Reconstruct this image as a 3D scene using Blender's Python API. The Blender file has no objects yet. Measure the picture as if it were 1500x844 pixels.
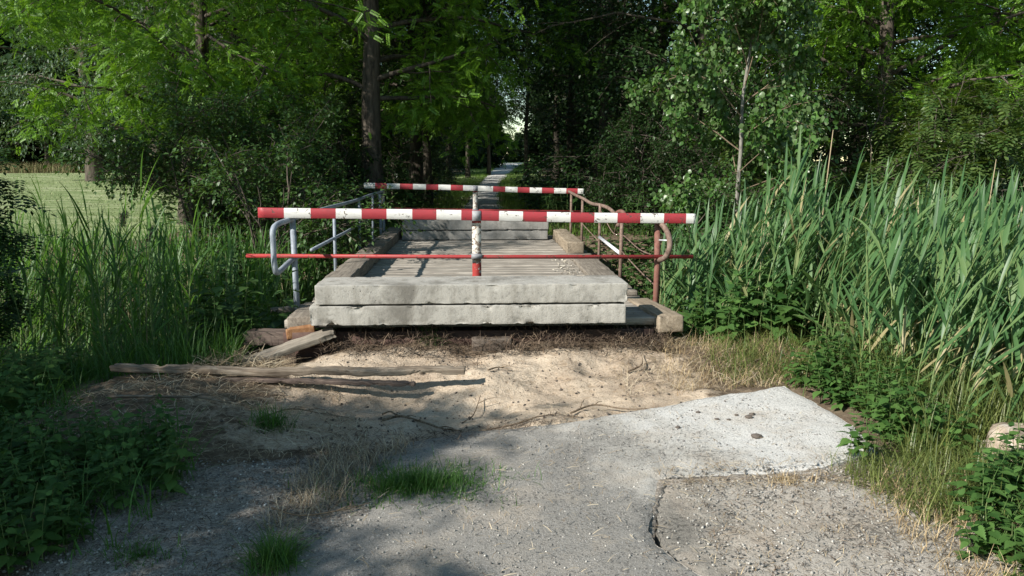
import bpy, bmesh, math, random
import numpy as np
from mathutils import Vector, Matrix, noise as mnoise
from mathutils.geometry import delaunay_2d_cdt
R = math.radians
sc = bpy.context.scene
COL = sc.collection

# ------------------------------------------------------------------ camera, sky, sun, exposure
cam_d = bpy.data.cameras.new('camera'); cam = bpy.data.objects.new('camera', cam_d); COL.objects.link(cam)
cam.location = (0, 0, 1.6)
cam.rotation_euler = (R(90 - 9.1), 0, -R(2.55))
cam_d.lens = 27.98; cam_d.sensor_width = 36; cam_d.clip_end = 2000; cam_d.clip_start = 0.05
sc.camera = cam
SUN_DIR = Vector((-1.22, -0.85, 1.0)).normalized()          # towards the sun: left, a little behind the camera
EL = math.asin(SUN_DIR.z); AZ = math.atan2(SUN_DIR.x, SUN_DIR.y)
w = bpy.data.worlds.new('World'); sc.world = w; w.use_nodes = True
nt = w.node_tree
bg = nt.nodes['Background']; sky = nt.nodes.new('ShaderNodeTexSky')
sky.sky_type = 'NISHITA'; sky.sun_disc = False; sky.sun_elevation = EL; sky.sun_rotation = AZ
sky.dust_density = .1; sky.altitude = 300; sky.air_density = 1.0; sky.ozone_density = 3.5
tint = nt.nodes.new('ShaderNodeMix'); tint.data_type = 'RGBA'; tint.blend_type = 'MULTIPLY'; tint.inputs[0].default_value = 1
tint.inputs[7].default_value = (1.04, 1.0, .76, 1)
nt.links.new(sky.outputs[0], tint.inputs[6]); nt.links.new(tint.outputs[2], bg.inputs[0]); bg.inputs[1].default_value = 0.115
sun_d = bpy.data.lights.new('sun', 'SUN'); sun = bpy.data.objects.new('sun', sun_d); COL.objects.link(sun)
sun_d.energy = 5.0; sun_d.angle = R(0.53); sun_d.color = (1, 0.955, 0.88)
sun.rotation_euler = (-SUN_DIR).to_track_quat('-Z', 'Y').to_euler()
sc.view_settings.view_transform = 'Standard'; sc.view_settings.look = 'None'
sc.view_settings.exposure = 0.7; sc.view_settings.gamma = 1.0
sc.cycles.max_bounces = 5; sc.cycles.diffuse_bounces = 3; sc.cycles.glossy_bounces = 2
sc.cycles.transmission_bounces = 4; sc.cycles.use_denoising = True

# ------------------------------------------------------------------ small maths helpers
def fbm(x, y, scale=1.0, octaves=4, seed=0):
    """value noise in about -1..1"""
    x = np.asarray(x, float) * scale; y = np.asarray(y, float) * scale
    out = np.zeros(np.broadcast(x, y).shape); amp = 1.0; tot = 0
    for o in range(octaves):
        xi = np.floor(x).astype(np.int64); yi = np.floor(y).astype(np.int64)
        fx = x - xi; fy = y - yi
        fx = fx*fx*(3-2*fx); fy = fy*fy*(3-2*fy)
        def hsh(a, b):
            n = (a * 374761393 + b * 668265263 + (seed + o*17) * 974634777) & 0x7fffffff
            n = ((n ^ (n >> 13)) * 1274126177) & 0x7fffffff
            return ((n ^ (n >> 16)) & 0xffff) / 32767.5 - 1
        v = (hsh(xi, yi)*(1-fx) + hsh(xi+1, yi)*fx)*(1-fy) + (hsh(xi, yi+1)*(1-fx) + hsh(xi+1, yi+1)*fx)*fy
        out += v*amp; tot += amp; amp *= 0.5; x = x*2.03 + 11.3; y = y*2.03 + 5.7
    return out/tot
def sst(a, b, x):
    t = np.clip((np.asarray(x, float)-a)/(b-a), 0, 1); return t*t*(3-2*t)
def in_poly(px, py, poly):
    px = np.asarray(px, float); py = np.asarray(py, float); ins = np.zeros(px.shape, bool); n = len(poly)
    for i in range(n):
        x1, y1 = poly[i]; x2, y2 = poly[(i+1) % n]
        if y1 == y2: continue
        c = ((y1 > py) != (y2 > py)) & (px < (x2-x1)*(py-y1)/(y2-y1)+x1)
        ins ^= c
    return ins
def seg_dist(px, py, poly, closed=True):
    px = np.asarray(px, float); py = np.asarray(py, float); d = np.full(px.shape, 1e9); n = len(poly)
    for i in range(n if closed else n-1):
        x1, y1 = poly[i]; x2, y2 = poly[(i+1) % n]; dx, dy = x2-x1, y2-y1
        t = np.clip(((px-x1)*dx+(py-y1)*dy)/(dx*dx+dy*dy+1e-12), 0, 1)
        d = np.minimum(d, np.hypot(px-x1-t*dx, py-y1-t*dy))
    return d
SLAB = [(-.62,4.16),(-.42,4.36),(-.15,4.5),(.2,4.6),(.55,4.68),(.95,4.84),(1.35,4.98),(1.8,5.15),(2.14,5.3),(2.2,4.9),(2.25,4.5),(2.2,4.1),
        (2.0,3.98),(1.72,3.88),(1.35,3.8),(1.1,3.78),(.92,3.77),(.86,3.6),(.80,3.42),(.74,3.25),(.73,3.1),(.79,2.95),(.86,2.8),(.95,2.5),(1.0,1.6),
        (-1.3,1.6),(-1.1,2.7),(-.75,3.2),(-.5,3.55),(-.42,3.8)]
SLAB2 = [(.928,3.764),(1.105,3.773),(1.355,3.793),(1.6,3.80),(1.85,3.74),(2.02,3.55),(2.12,3.2),(2.14,2.7),(2.1,1.6),(1.006,1.6),(.962,2.5),(.874,2.806),(.81,2.957),(.762,3.105),
         (.774,3.245),(.822,3.418),(.866,3.6)]
PATH_C = [(-0.02,13.9,1.5),(0.05,18,1.4),(.18,24,1.1),(.36,32,1.0),(.86,50,1.2),(2.1,70,1.7),(3.6,90,2.4),(5.1,110,3.3),(8.0,116,3.5),(20,120,3.5)]
def path_x(y): return np.interp(y, [p[1] for p in PATH_C[:8]], [p[0] for p in PATH_C[:8]])
def H(x, y):
    """terrain height"""
    x = np.asarray(x, float); y = np.asarray(y, float)
    far = .24 + sst(45, 110, y)*.98
    left = .24 + sst(20, 56, y)*.55
    fz = far + (left-far)*sst(-7, -14, x)*(1-sst(70, 110, y))
    z = fz*sst(12.2, 13.9, y)
    ditch = sst(6.9, 8.4, y)*(1-sst(12.0, 13.6, y))
    z = z - .95*ditch
    # sunken sides next to the path, where the reeds stand
    z = z - .30*sst(2.6, 4.2, x)*sst(4.0, 5.5, y)*(1-sst(7, 8, y)) - .25*sst(-2.6, -3.8, x)*sst(4.8, 6.2, y)*(1-sst(7, 8, y))
    # sandy washout in front of the bridge
    g = np.exp(-((x+.1)/1.5)**2*.9)*np.exp(-((y-5.35)/.55)**2)
    g2 = np.exp(-((x+.85)/.55)**2)*np.exp(-((y-5.45)/.4)**2)
    z = z - .10*g - .12*g2
    z = z + .12*np.exp(-((y-6.95)/.5)**2)*sst(-1.5, -1.0, x)*(1-sst(1.4, 2.2, x))
    z = z + .10*np.exp(-((x+2.1)/.7)**2)*np.exp(-((y-5.0)/.5)**2)
    z = z - .12*sst(-1.0, -1.7, x)*np.exp(-((y-6.7)/.5)**2)
    near = 1-sst(9, 14, y)
    inner = near*(1-sst(4, 6, np.abs(x)))
    z = z + inner*((.03+.035*sst(4.4, 5, y))*fbm(x, y, 1.9, 3, 1) + .034*fbm(x, y, 4.5, 4, 2)*sst(3.9, 4.6, y) + .010*fbm(x, y, 14, 3, 7)*sst(3.9, 4.6, y))
    z = z + (1-inner)*(.06*fbm(x, y, .5, 4, 3))
    s = in_poly(x, y, SLAB) | in_poly(x, y, SLAB2)
    z = np.where(s & (seg_dist(x, y, SLAB) > .03), np.minimum(z, 0) - .07, z)
    return z
def surf(x, y):
    z = H(x, y); a = in_poly(x, y, SLAB); b = in_poly(x, y, SLAB2)
    z = np.where(a, .02+.035*sst(.6, 2.1, x)*sst(3.8, 5.2, y)-.03*sst(0, -1.2, x)+.015*fbm(x, y, 1.2, 2, 4), z)
    return np.where(b, .008+.012*fbm(x, y, 1.2, 2, 4), z)
def Hs(x, y): return float(H(np.array([x]), np.array([y]))[0])

# ------------------------------------------------------------------ materials
def _n(nt, t, **kw):
    n = nt.nodes.new(t)
    for k, v in kw.items(): setattr(n, k, v)
    return n
def _ramp(nt, fac, stops):
    r = _n(nt, 'ShaderNodeValToRGB'); e = r.color_ramp.elements
    while len(e) < len(stops): e.new(.5)
    for i, (p, c) in enumerate(stops):
        e[i].position = p; e[i].color = (*c, 1) if len(c) == 3 else c
    nt.links.new(fac, r.inputs[0]); return r.outputs[0]
def _g(v): return (v, v, v)
def _noise(nt, co, scale, detail=5, rough=.6, dist=0):
    n = _n(nt, 'ShaderNodeTexNoise'); n.inputs['Scale'].default_value = scale; n.inputs['Detail'].default_value = detail
    n.inputs['Roughness'].default_value = rough; n.inputs['Distortion'].default_value = dist
    nt.links.new(co, n.inputs['Vector']); return n.outputs['Fac']
def _mix(nt, f, a, b, mode='MIX'):
    m = _n(nt, 'ShaderNodeMix', data_type='RGBA', blend_type=mode)
    for sock, v in ((m.inputs[0], f), (m.inputs[6], a), (m.inputs[7], b)):
        if isinstance(v, bpy.types.NodeSocket): nt.links.new(v, sock)
        elif isinstance(v, (int, float)): sock.default_value = v
        else: sock.default_value = (*v, 1)
    return m.outputs[2]
def _math(nt, op, a, b=None, c=None, clamp=False):
    m = _n(nt, 'ShaderNodeMath', operation=op, use_clamp=clamp)
    for i, v in enumerate((a, b, c)):
        if v is None: continue
        if isinstance(v, bpy.types.NodeSocket): nt.links.new(v, m.inputs[i])
        else: m.inputs[i].default_value = v
    return m.outputs[0]
def _bump(nt, h, strength, dist):
    b = _n(nt, 'ShaderNodeBump'); b.inputs['Strength'].default_value = strength; b.inputs['Distance'].default_value = dist
    nt.links.new(h, b.inputs['Height']); return b.outputs[0]
def new_mat(name, rough=.8, spec=.3, metal=0):
    m = bpy.data.materials.new(name); m.use_nodes = True; nt = m.node_tree; p = nt.nodes['Principled BSDF']
    p.inputs['Roughness'].default_value = rough; p.inputs['Specular IOR Level'].default_value = spec; p.inputs['Metallic'].default_value = metal
    tc = _n(nt, 'ShaderNodeTexCoord')
    return m, nt, p, tc.outputs['Object']
def _scaled(nt, co, s):
    mp = _n(nt, 'ShaderNodeMapping'); mp.inputs['Scale'].default_value = s; nt.links.new(co, mp.inputs[0]); return mp.outputs[0]

def leaf_mat(name, c1, c2, back=None, trans=.35, rough=.45, spec=.4, tcol=None):
    m, nt, p, co = new_mat(name, rough, spec)
    geo = _n(nt, 'ShaderNodeNewGeometry')
    col = _ramp(nt, geo.outputs['Random Per Island'], [(0, c1), (.7, c2), (1, tuple(min(1, v*1.35) for v in c2))])
    if back: col = _mix(nt, geo.outputs['Backfacing'], col, back)
    nt.links.new(col, p.inputs['Base Color'])
    tr = _n(nt, 'ShaderNodeBsdfTranslucent')
    tc_ = tcol or (c2[0]*1.5, c2[1]*1.5, c2[2]*.5)
    tcm = _mix(nt, geo.outputs['Random Per Island'], tuple(v*.8 for v in tc_), tc_)
    nt.links.new(tcm, tr.inputs[0])
    mx = _n(nt, 'ShaderNodeMixShader'); mx.inputs[0].default_value = trans
    nt.links.new(p.outputs[0], mx.inputs[1]); nt.links.new(tr.outputs[0], mx.inputs[2])
    nt.links.new(mx.outputs[0], nt.nodes['Material Output'].inputs[0])
    return m
def island_mat(name, stops, rough=.8, spec=.2, trans=0):
    m, nt, p, co = new_mat(name, rough, spec)
    geo = _n(nt, 'ShaderNodeNewGeometry')
    nt.links.new(_ramp(nt, geo.outputs['Random Per Island'], stops), p.inputs['Base Color'])
    return m
def bark_mat(name, c1, c2, sc_=(14, 14, 3), bump=.02):
    m, nt, p, co = new_mat(name, .9, .15)
    s = _scaled(nt, co, sc_)
    f = _noise(nt, s, 1.0, 6, .65, .6)
    nt.links.new(_ramp(nt, f, [(.32, c1), (.62, c2)]), p.inputs['Base Color'])
    nt.links.new(_bump(nt, f, 1, bump), p.inputs['Normal']); return m
def wood_mat(name, c1, c2, c3, axis='x', bump=.004, scale=1.0):
    m, nt, p, co = new_mat(name, .85, .2)
    s = {'x': (3, 45, 45), 'y': (45, 3, 45), 'z': (45, 45, 3)}[axis]
    s = tuple(v*scale for v in s)
    g = _noise(nt, _scaled(nt, co, s), 1.0, 6, .7, .8)
    big = _noise(nt, co, 3.5, 4, .6)
    col = _ramp(nt, g, [(.3, c1), (.5, c2), (.72, c3)])
    col = _mix(nt, _ramp(nt, big, [(.4, _g(0)), (.7, _g(.55))]), col, tuple(v*.45 for v in c2))
    nt.links.new(col, p.inputs['Base Color']); nt.links.new(_bump(nt, g, .9, bump), p.inputs['Normal']); return m
def concrete_mat(name, base, dark, stain):
    m, nt, p, co = new_mat(name, .9, .2)
    a = _noise(nt, co, 2.2, 6, .65, .4); b = _noise(nt, co, 38, 5, .7); c = _noise(nt, co, 140, 3, .6); d = _noise(nt, _scaled(nt, co, (5, 5, .8)), 1.6, 5, .6)
    col = _ramp(nt, a, [(.36, dark), (.5, base), (.75, tuple(min(1, v*1.12) for v in base))])
    col = _mix(nt, _ramp(nt, b, [(.32, _g(.45)), (.46, _g(0))]), col, tuple(v*.6 for v in dark))
    col = _mix(nt, _ramp(nt, d, [(.5, _g(0)), (.72, _g(.6))]), col, stain)
    v = _n(nt, 'ShaderNodeTexVoronoi'); v.inputs['Scale'].default_value = 17; nt.links.new(co, v.inputs['Vector'])
    pit = _math(nt, 'MAXIMUM', _ramp(nt, v.outputs['Distance'], [(.05, _g(0)), (.12, _g(1))]), _ramp(nt, _noise(nt, co, 4.3, 3), [(.5, _g(1)), (.56, _g(0))]))
    col = _mix(nt, _math(nt, 'MULTIPLY', _math(nt, 'SUBTRACT', 1.0, pit), .6), col, tuple(v_*.4 for v_ in dark))
    nt.links.new(col, p.inputs['Base Color'])
    h = _math(nt, 'ADD', _math(nt, 'MULTIPLY', b, .8), _math(nt, 'MULTIPLY', c, .35)); h = _math(nt, 'ADD', h, _math(nt, 'MULTIPLY', pit, .7))
    nt.links.new(_bump(nt, h, .8, .006), p.inputs['Normal']); return m
def paint_mat(name, paint, chip, amount=.62, grime=(.12, .1, .08), rough=.5):
    m, nt, p, co = new_mat(name, rough, .35)
    a = _noise(nt, co, 26, 6, .72, .4); b = _noise(nt, _scaled(nt, co, (3, 9, 9)), 2.5, 5, .65); c = _noise(nt, co, 5, 3, .5)
    col = _mix(nt, _ramp(nt, b, [(.45, _g(0)), (.8, _g(.5))]), paint, grime)
    k = _math(nt, 'ADD', a, _math(nt, 'MULTIPLY', c, .25))
    k = _ramp(nt, k, [(amount+.10, _g(0)), (amount+.13, _g(1))])
    nt.links.new(_mix(nt, k, col, chip), p.inputs['Base Color'])
    nt.links.new(_bump(nt, _math(nt, 'SUBTRACT', 1.0, k), .5, .002), p.inputs['Normal'])
    return m
def metal_mat(name, c1, c2, c3, rough=.6, scale=14):
    m, nt, p, co = new_mat(name, rough, .4)
    a = _noise(nt, co, scale, 6, .7, .5)
    nt.links.new(_ramp(nt, a, [(.32, c1), (.5, c2), (.7, c3)]), p.inputs['Base Color'])
    nt.links.new(_bump(nt, a, .5, .003), p.inputs['Normal']); return m

M = {}
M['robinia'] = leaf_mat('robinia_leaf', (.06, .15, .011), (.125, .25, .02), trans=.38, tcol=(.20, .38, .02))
M['ash'] = leaf_mat('ash_leaf', (.016, .042, .012), (.035, .078, .018), trans=.3)
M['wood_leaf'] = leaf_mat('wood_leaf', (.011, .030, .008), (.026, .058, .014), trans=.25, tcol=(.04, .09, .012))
M['willow'] = leaf_mat('willow_leaf', (.05, .095, .05), (.085, .135, .075), trans=.3)
M['shrub'] = leaf_mat('shrub_leaf', (.03, .072, .018), (.062, .12, .034), trans=.3)
M['elder'] = leaf_mat('yellow_green_leaf', (.035, .085, .018), (.085, .13, .035), trans=.35)
M['poplar'] = leaf_mat('poplar_leaf', (.035, .095, .018), (.075, .15, .035), back=(.10, .16, .06), trans=.28, rough=.35)
M['nettle'] = leaf_mat('nettle_leaf', (.028, .08, .018), (.075, .15, .036), back=(.07, .13, .06), trans=.3, rough=.6, spec=.25)
def reed_mat():
    m = leaf_mat('reed_leaf', (.038, .10, .032), (.09, .175, .062), trans=.3, rough=.42, tcol=(.18, .32, .07))
    for n in m.node_tree.nodes:
        if n.type == 'VALTORGB':
            e = n.color_ramp.elements; e[2].position = .93; e[2].color = (.13, .20, .07, 1); k = e.new(.955); k.color = (.34, .29, .15, 1)
    return m
M['reed'] = reed_mat()
M['reed_old'] = leaf_mat('reed_leaf_b', (.042, .105, .032), (.095, .18, .062), trans=.3, rough=.42, tcol=(.2, .34, .08))
M['reed_dark'] = leaf_mat('fresh_reed_leaf', (.04, .105, .022), (.08, .17, .038), trans=.4, rough=.5, tcol=(.16, .34, .04))
M['reed_stem'] = island_mat('reed_stem', [(0, (.08, .14, .045)), (.75, (.16, .21, .08)), (1, (.36, .31, .18))])
M['grass'] = leaf_mat('grass_blade', (.035, .095, .015), (.065, .15, .027), trans=.35, tcol=(.14, .32, .03))
M['verge'] = leaf_mat('verge_grass', (.06, .105, .025), (.15, .175, .05), trans=.3)
M['dry'] = island_mat('dry_grass', [(0, (.22, .15, .08)), (.5, (.38, .28, .15)), (1, (.55, .44, .27))])
M['straw'] = island_mat('straw', [(0, (.16, .11, .07)), (.5, (.34, .26, .16)), (1, (.55, .47, .34))])
M['root'] = island_mat('dark_roots', [(0, (.04, .03, .022)), (.6, (.10, .07, .05)), (1, (.22, .16, .11))])
M['gravel'] = island_mat('gravel_stone', [(0, (.10, .095, .09)), (.6, (.28, .265, .24)), (.95, (.42, .40, .36)), (1, (.6, .58, .54))])
M['clod'] = island_mat('dark_clod', [(0, (.05, .045, .04)), (1, (.12, .10, .085))])
M['bark'] = bark_mat('rough_bark', (.03, .025, .02), (.115, .095, .075))
M['bark_dark'] = bark_mat('dark_bark', (.03, .026, .02), (.10, .085, .065))
M['bark_pale'] = bark_mat('pale_bark', (.07, .065, .055), (.28, .265, .23), (22, 22, 9), .006)
M['twig'] = bark_mat('twig_bark', (.06, .045, .035), (.24, .18, .12), (60, 60, 20), .002)
M['deck'] = wood_mat('deck_plank', (.14, .12, .10), (.33, .295, .25), (.47, .43, .37), 'x')
M['kerb'] = wood_mat('kerb_timber', (.10, .085, .07), (.22, .19, .155), (.33, .29, .24), 'y')
M['block'] = wood_mat('pale_timber', (.13, .10, .07), (.29, .235, .17), (.42, .35, .27), 'y')
M['rot'] = wood_mat('rotten_timber', (.05, .04, .032), (.13, .105, .085), (.22, .18, .15), 'y')
M['orange_rot'] = wood_mat('split_timber', (.16, .07, .03), (.30, .15, .07), (.38, .24, .14), 'y')
M['log'] = wood_mat('weathered_pole', (.07, .05, .036), (.20, .16, .12), (.40, .35, .28), 'x', .006)
M['conc'] = concrete_mat('slab_concrete', (.36, .345, .31), (.17, .16, .14), (.13, .115, .09))
M['conc_dark'] = concrete_mat('dark_concrete', (.26, .25, .23), (.16, .155, .14), (.11, .10, .09))  # darker copy of the slab concrete for the far pair
M['red'] = paint_mat('red_paint', (.33, .036, .045), (.10, .05, .04), .63, (.10, .03, .028))
M['white'] = paint_mat('white_paint', (.66, .645, .61), (.11, .08, .06), .63, (.27, .24, .20))
M['redbar'] = paint_mat('red_bar_paint', (.34, .04, .04), (.12, .05, .035), .62)
M['postwhite'] = paint_mat('worn_white_paint', (.66, .63, .57), (.22, .16, .12), .52, (.4, .35, .3))
M['postred'] = paint_mat('worn_red_paint', (.36, .04, .035), (.4, .37, .33), .60)
M['galv'] = metal_mat('galvanised_pipe', (.15, .17, .20), (.24, .27, .31), (.36, .40, .43), .55)
M['clamp'] = metal_mat('grey_clamp', (.16, .16, .17), (.24, .24, .25), (.32, .32, .33), .7)
M['bare'] = metal_mat('white_flat_bar', (.36, .38, .40), (.55, .57, .60), (.7, .71, .72), .5)
M['rust'] = metal_mat('rusty_pipe', (.07, .045, .035), (.16, .105, .08), (.27, .20, .165), .85)
M['rustred'] = metal_mat('red_rusty_pipe', (.11, .045, .035), (.20, .085, .065), (.20, .13, .10), .8)
M['girder'] = metal_mat('girder_rust', (.028, .017, .013), (.06, .032, .025), (.10, .06, .045), .85, 7)
M['soilbank'] = metal_mat('bank_soil', (.03, .022, .017), (.06, .044, .033), (.12, .09, .065), .95, 30)
def asphalt_mat(name, light, mid, dark, warm):
    m, nt, p, co = new_mat(name, .9, .25)
    big = _noise(nt, co, 1.15, 5, .6, .5); md = _noise(nt, co, 7, 6, .7, .3); fine = _noise(nt, co, 95, 4, .75); gr = _noise(nt, co, 260, 2, .6)
    k = _math(nt, 'ADD', _math(nt, 'MULTIPLY', big, .75), _math(nt, 'MULTIPLY', md, .35))
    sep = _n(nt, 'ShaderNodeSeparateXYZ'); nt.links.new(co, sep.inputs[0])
    edge = _math(nt, 'MULTIPLY', _math(nt, 'SUBTRACT', _math(nt, 'ADD', sep.outputs[0], _math(nt, 'MULTIPLY', sep.outputs[1], .35)), 2.55), .26)  # colour gets lighter towards the right and the far side
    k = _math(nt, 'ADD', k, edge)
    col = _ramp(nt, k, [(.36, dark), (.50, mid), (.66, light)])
    col = _mix(nt, _ramp(nt, _noise(nt, co, 2.3, 4, .6), [(.5, _g(0)), (.7, _g(.55))]), col, warm)
    col = _mix(nt, _ramp(nt, fine, [(.34, _g(.8)), (.47, _g(0))]), col, tuple(v*.4 for v in dark))
    col = _mix(nt, _ramp(nt, _math(nt, 'ADD', _noise(nt, co, 42, 5, .8), _math(nt, 'MULTIPLY', _math(nt, 'SUBTRACT', big, .5), .5)), [(.36, _g(.85)), (.43, _g(0))]), col, tuple(v*.35 for v in dark))
    col = _mix(nt, _ramp(nt, gr, [(.6, _g(0)), (.72, _g(.7))]), col, tuple(min(.8, v*1.5) for v in light))
    nt.links.new(col, p.inputs['Base Color'])
    v = _n(nt, 'ShaderNodeTexVoronoi'); v.inputs['Scale'].default_value = 110; nt.links.new(co, v.inputs['Vector'])
    h = _math(nt, 'ADD', _math(nt, 'MULTIPLY', fine, 1.0), _math(nt, 'MULTIPLY', v.outputs['Distance'], .12)); h = _math(nt, 'ADD', h, _math(nt, 'MULTIPLY', md, 1.6))
    nt.links.new(_bump(nt, h, .9, .008), p.inputs['Normal']); return m
M['asphalt'] = asphalt_mat('pale_asphalt', (.59, .575, .54), (.44, .415, .37), (.25, .235, .21), (.44, .37, .29))
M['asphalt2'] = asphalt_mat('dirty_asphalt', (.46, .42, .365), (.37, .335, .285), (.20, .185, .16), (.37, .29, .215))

def ground_mat():
    m, nt, p, co = new_mat('ground', .95, .15)
    at = _n(nt, 'ShaderNodeVertexColor', layer_name='mask'); sp = _n(nt, 'ShaderNodeSeparateColor'); nt.links.new(at.outputs[0], sp.inputs[0])
    n1 = _noise(nt, co, 1.3, 6, .65, .3); n2 = _noise(nt, co, 11, 6, .7); n3 = _noise(nt, co, 75, 4, .7); n4 = _noise(nt, co, 220, 2, .6)
    soil = _ramp(nt, n2, [(.3, (.07, .05, .034)), (.55, (.17, .128, .088)), (.75, (.30, .24, .175))])
    sand = _ramp(nt, n1, [(.3, (.35, .275, .205)), (.55, (.50, .41, .31)), (.8, (.60, .51, .40))])
    sand = _mix(nt, _ramp(nt, n3, [(.36, _g(.65)), (.48, _g(0))]), sand, (.20, .14, .09))
    sand = _mix(nt, _ramp(nt, n2, [(.34, _g(.5)), (.46, _g(0))]), sand, (.30, .21, .13))
    grav = _ramp(nt, n2, [(.3, (.17, .145, .12)), (.5, (.32, .28, .235)), (.72, (.46, .41, .345))])
    grav = _mix(nt, _ramp(nt, n3, [(.4, _g(.75)), (.52, _g(0))]), grav, (.08, .065, .05))
    grav = _mix(nt, _ramp(nt, n4, [(.58, _g(0)), (.7, _g(.8))]), grav, (.55, .52, .47))
    sepx = _n(nt, 'ShaderNodeSeparateXYZ'); nt.links.new(co, sepx.inputs[0])
    rows = _n(nt, 'ShaderNodeTexNoise'); rows.inputs['Scale'].default_value = 1; rows.inputs['Detail'].default_value = 6
    rows.inputs['Roughness'].default_value = .75
    nt.links.new(_scaled(nt, co, (.35, 1.4, 1)), rows.inputs['Vector'])
    hay = _ramp(nt, rows.outputs['Fac'], [(.34, (.10, .15, .05)), (.5, (.20, .25, .11)), (.66, (.36, .38, .23))])
    def msk(s, lo=.35, hi=.6):
        k = _math(nt, 'ADD', s, _math(nt, 'MULTIPLY', _math(nt, 'SUBTRACT', n2, .5), .9))
        return _ramp(nt, k, [(lo, _g(0)), (hi, _g(1))])
    col = _mix(nt, msk(sp.outputs[0]), soil, sand)
    col = _mix(nt, msk(sp.outputs[1]), col, grav)
    col = _mix(nt, msk(sp.outputs[2], .4, .6), col, hay)
    nt.links.new(col, p.inputs['Base Color'])
    h = _math(nt, 'ADD', _math(nt, 'MULTIPLY', n2, 1.6), _math(nt, 'MULTIPLY', n3, .55))
    nt.links.new(_bump(nt, h, 1.0, .014), p.inputs['Normal']); return m
M['ground'] = ground_mat()

# ------------------------------------------------------------------ mesh helpers
class MB:
    """collects vertices and faces (numpy) and links them as ONE mesh object"""
    def __init__(s): s.V = []; s.F = []; s.n = 0; s.mi = []
    def add(s, V, F, mi=0):
        V = np.asarray(V, float).reshape(-1, 3)
        for f in (F if isinstance(F, list) else [F]):
            f = np.asarray(f, np.int64)
            if f.size: s.F.append(f + s.n); s.mi.append(mi)
        s.V.append(V); s.n += len(V)
    def mesh(s, name, mats, smooth=False):
        V = np.concatenate(s.V); me = bpy.data.meshes.new(name)
        me.vertices.add(len(V)); me.vertices.foreach_set('co', V.ravel().astype(np.float32))
        tot = np.concatenate([np.full(len(f), f.shape[1]) for f in s.F]); lv = np.concatenate([f.ravel() for f in s.F])
        mi = np.concatenate([np.full(len(f), k) for f, k in zip(s.F, s.mi)])
        me.loops.add(len(lv)); me.polygons.add(len(tot))
        me.loops.foreach_set('vertex_index', lv.astype(np.int32))
        me.polygons.foreach_set('loop_start', np.concatenate([[0], np.cumsum(tot)[:-1]]).astype(np.int32))
        me.polygons.foreach_set('loop_total', tot.astype(np.int32))
        for m in (mats if isinstance(mats, (list, tuple)) else [mats]): me.materials.append(m)
        me.polygons.foreach_set('material_index', mi.astype(np.int32))
        if smooth: me.polygons.foreach_set('use_smooth', np.ones(len(tot), bool))
        me.update(calc_edges=True); return me
    def obj(s, name, mats, parent=None, smooth=False, loc=None):
        return link(name, s.mesh(name, mats, smooth), parent, loc)
def link(name, me, parent=None, loc=None):
    o = bpy.data.objects.new(name, me); COL.objects.link(o)
    if parent: o.parent = parent
    if loc is not None: o.location = loc
    return o
def tag(o, label=None, cat=None, group=None, kind=None):
    if label: o['label'] = label
    if cat: o['category'] = cat
    if group: o['group'] = group
    if kind: o['kind'] = kind
    return o
def thing(name, label, cat, loc=(0, 0, 0), rz=0, group=None):
    o = bpy.data.objects.new(name, None); COL.objects.link(o); o.location = loc; o.rotation_euler = (0, 0, rz)
    o.empty_display_size = .1
    return tag(o, label, cat, group)
def copy_tree(o, parent=None):
    c = o.copy(); COL.objects.link(c); c.parent = parent
    for ch in o.children: copy_tree(ch, c)
    return c
def tube(mb, pts, r, sides=8, cap=True, mi=0):
    P = np.array([tuple(p) for p in pts], float); n = len(P)
    r = np.full(n, r, float) if np.isscalar(r) else np.asarray(r, float)
    T = np.gradient(P, axis=0); T /= np.linalg.norm(T, axis=1)[:, None] + 1e-9
    a = np.array([0, 0, 1.0]) if abs(T[0][2]) < .9 else np.array([1.0, 0, 0])
    u = np.cross(T[0], a); u /= np.linalg.norm(u); rings = []
    ang = np.linspace(0, 2*np.pi, sides, endpoint=False)
    for i in range(n):
        u = u - T[i]*np.dot(u, T[i]); u /= np.linalg.norm(u) + 1e-9; v = np.cross(T[i], u)
        rings.append(P[i] + r[i]*(np.cos(ang)[:, None]*u + np.sin(ang)[:, None]*v))
    V = np.concatenate(rings); F = []
    for i in range(n-1):
        a0 = i*sides; k = np.arange(sides); k2 = (k+1) % sides
        F.append(np.stack([a0+k, a0+k2, a0+sides+k2, a0+sides+k], 1))
    fl = [np.concatenate(F)]
    if cap and sides >= 3:
        fl += [np.arange(sides)[::-1][None, :], (np.arange(sides)+(n-1)*sides)[None, :]]
    mb.add(V, fl, mi)
def smooth_path(ctrl, per=6):
    P = [Vector(c) for c in ctrl]; P = [P[0]*2-P[1]] + P + [P[-1]*2-P[-2]]; out = []
    for i in range(1, len(P)-2):
        for k in range(per):
            t = k/per; a, b, c, d = P[i-1:i+3]
            out.append(.5*((2*b)+(c-a)*t+(2*a-5*b+4*c-d)*t*t+(3*b-a-3*c+d)*t**3))
    out.append(P[-2]); return out
def box(mb, x0, x1, y0, y1, z0, z1, mi=0):
    V = [(x, y, z) for z in (z0, z1) for y in (y0, y1) for x in (x0, x1)]
    mb.add(V, np.array([(0,2,3,1),(4,5,7,6),(0,1,5,4),(2,6,7,3),(0,4,6,2),(1,3,7,5)]), mi)
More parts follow.
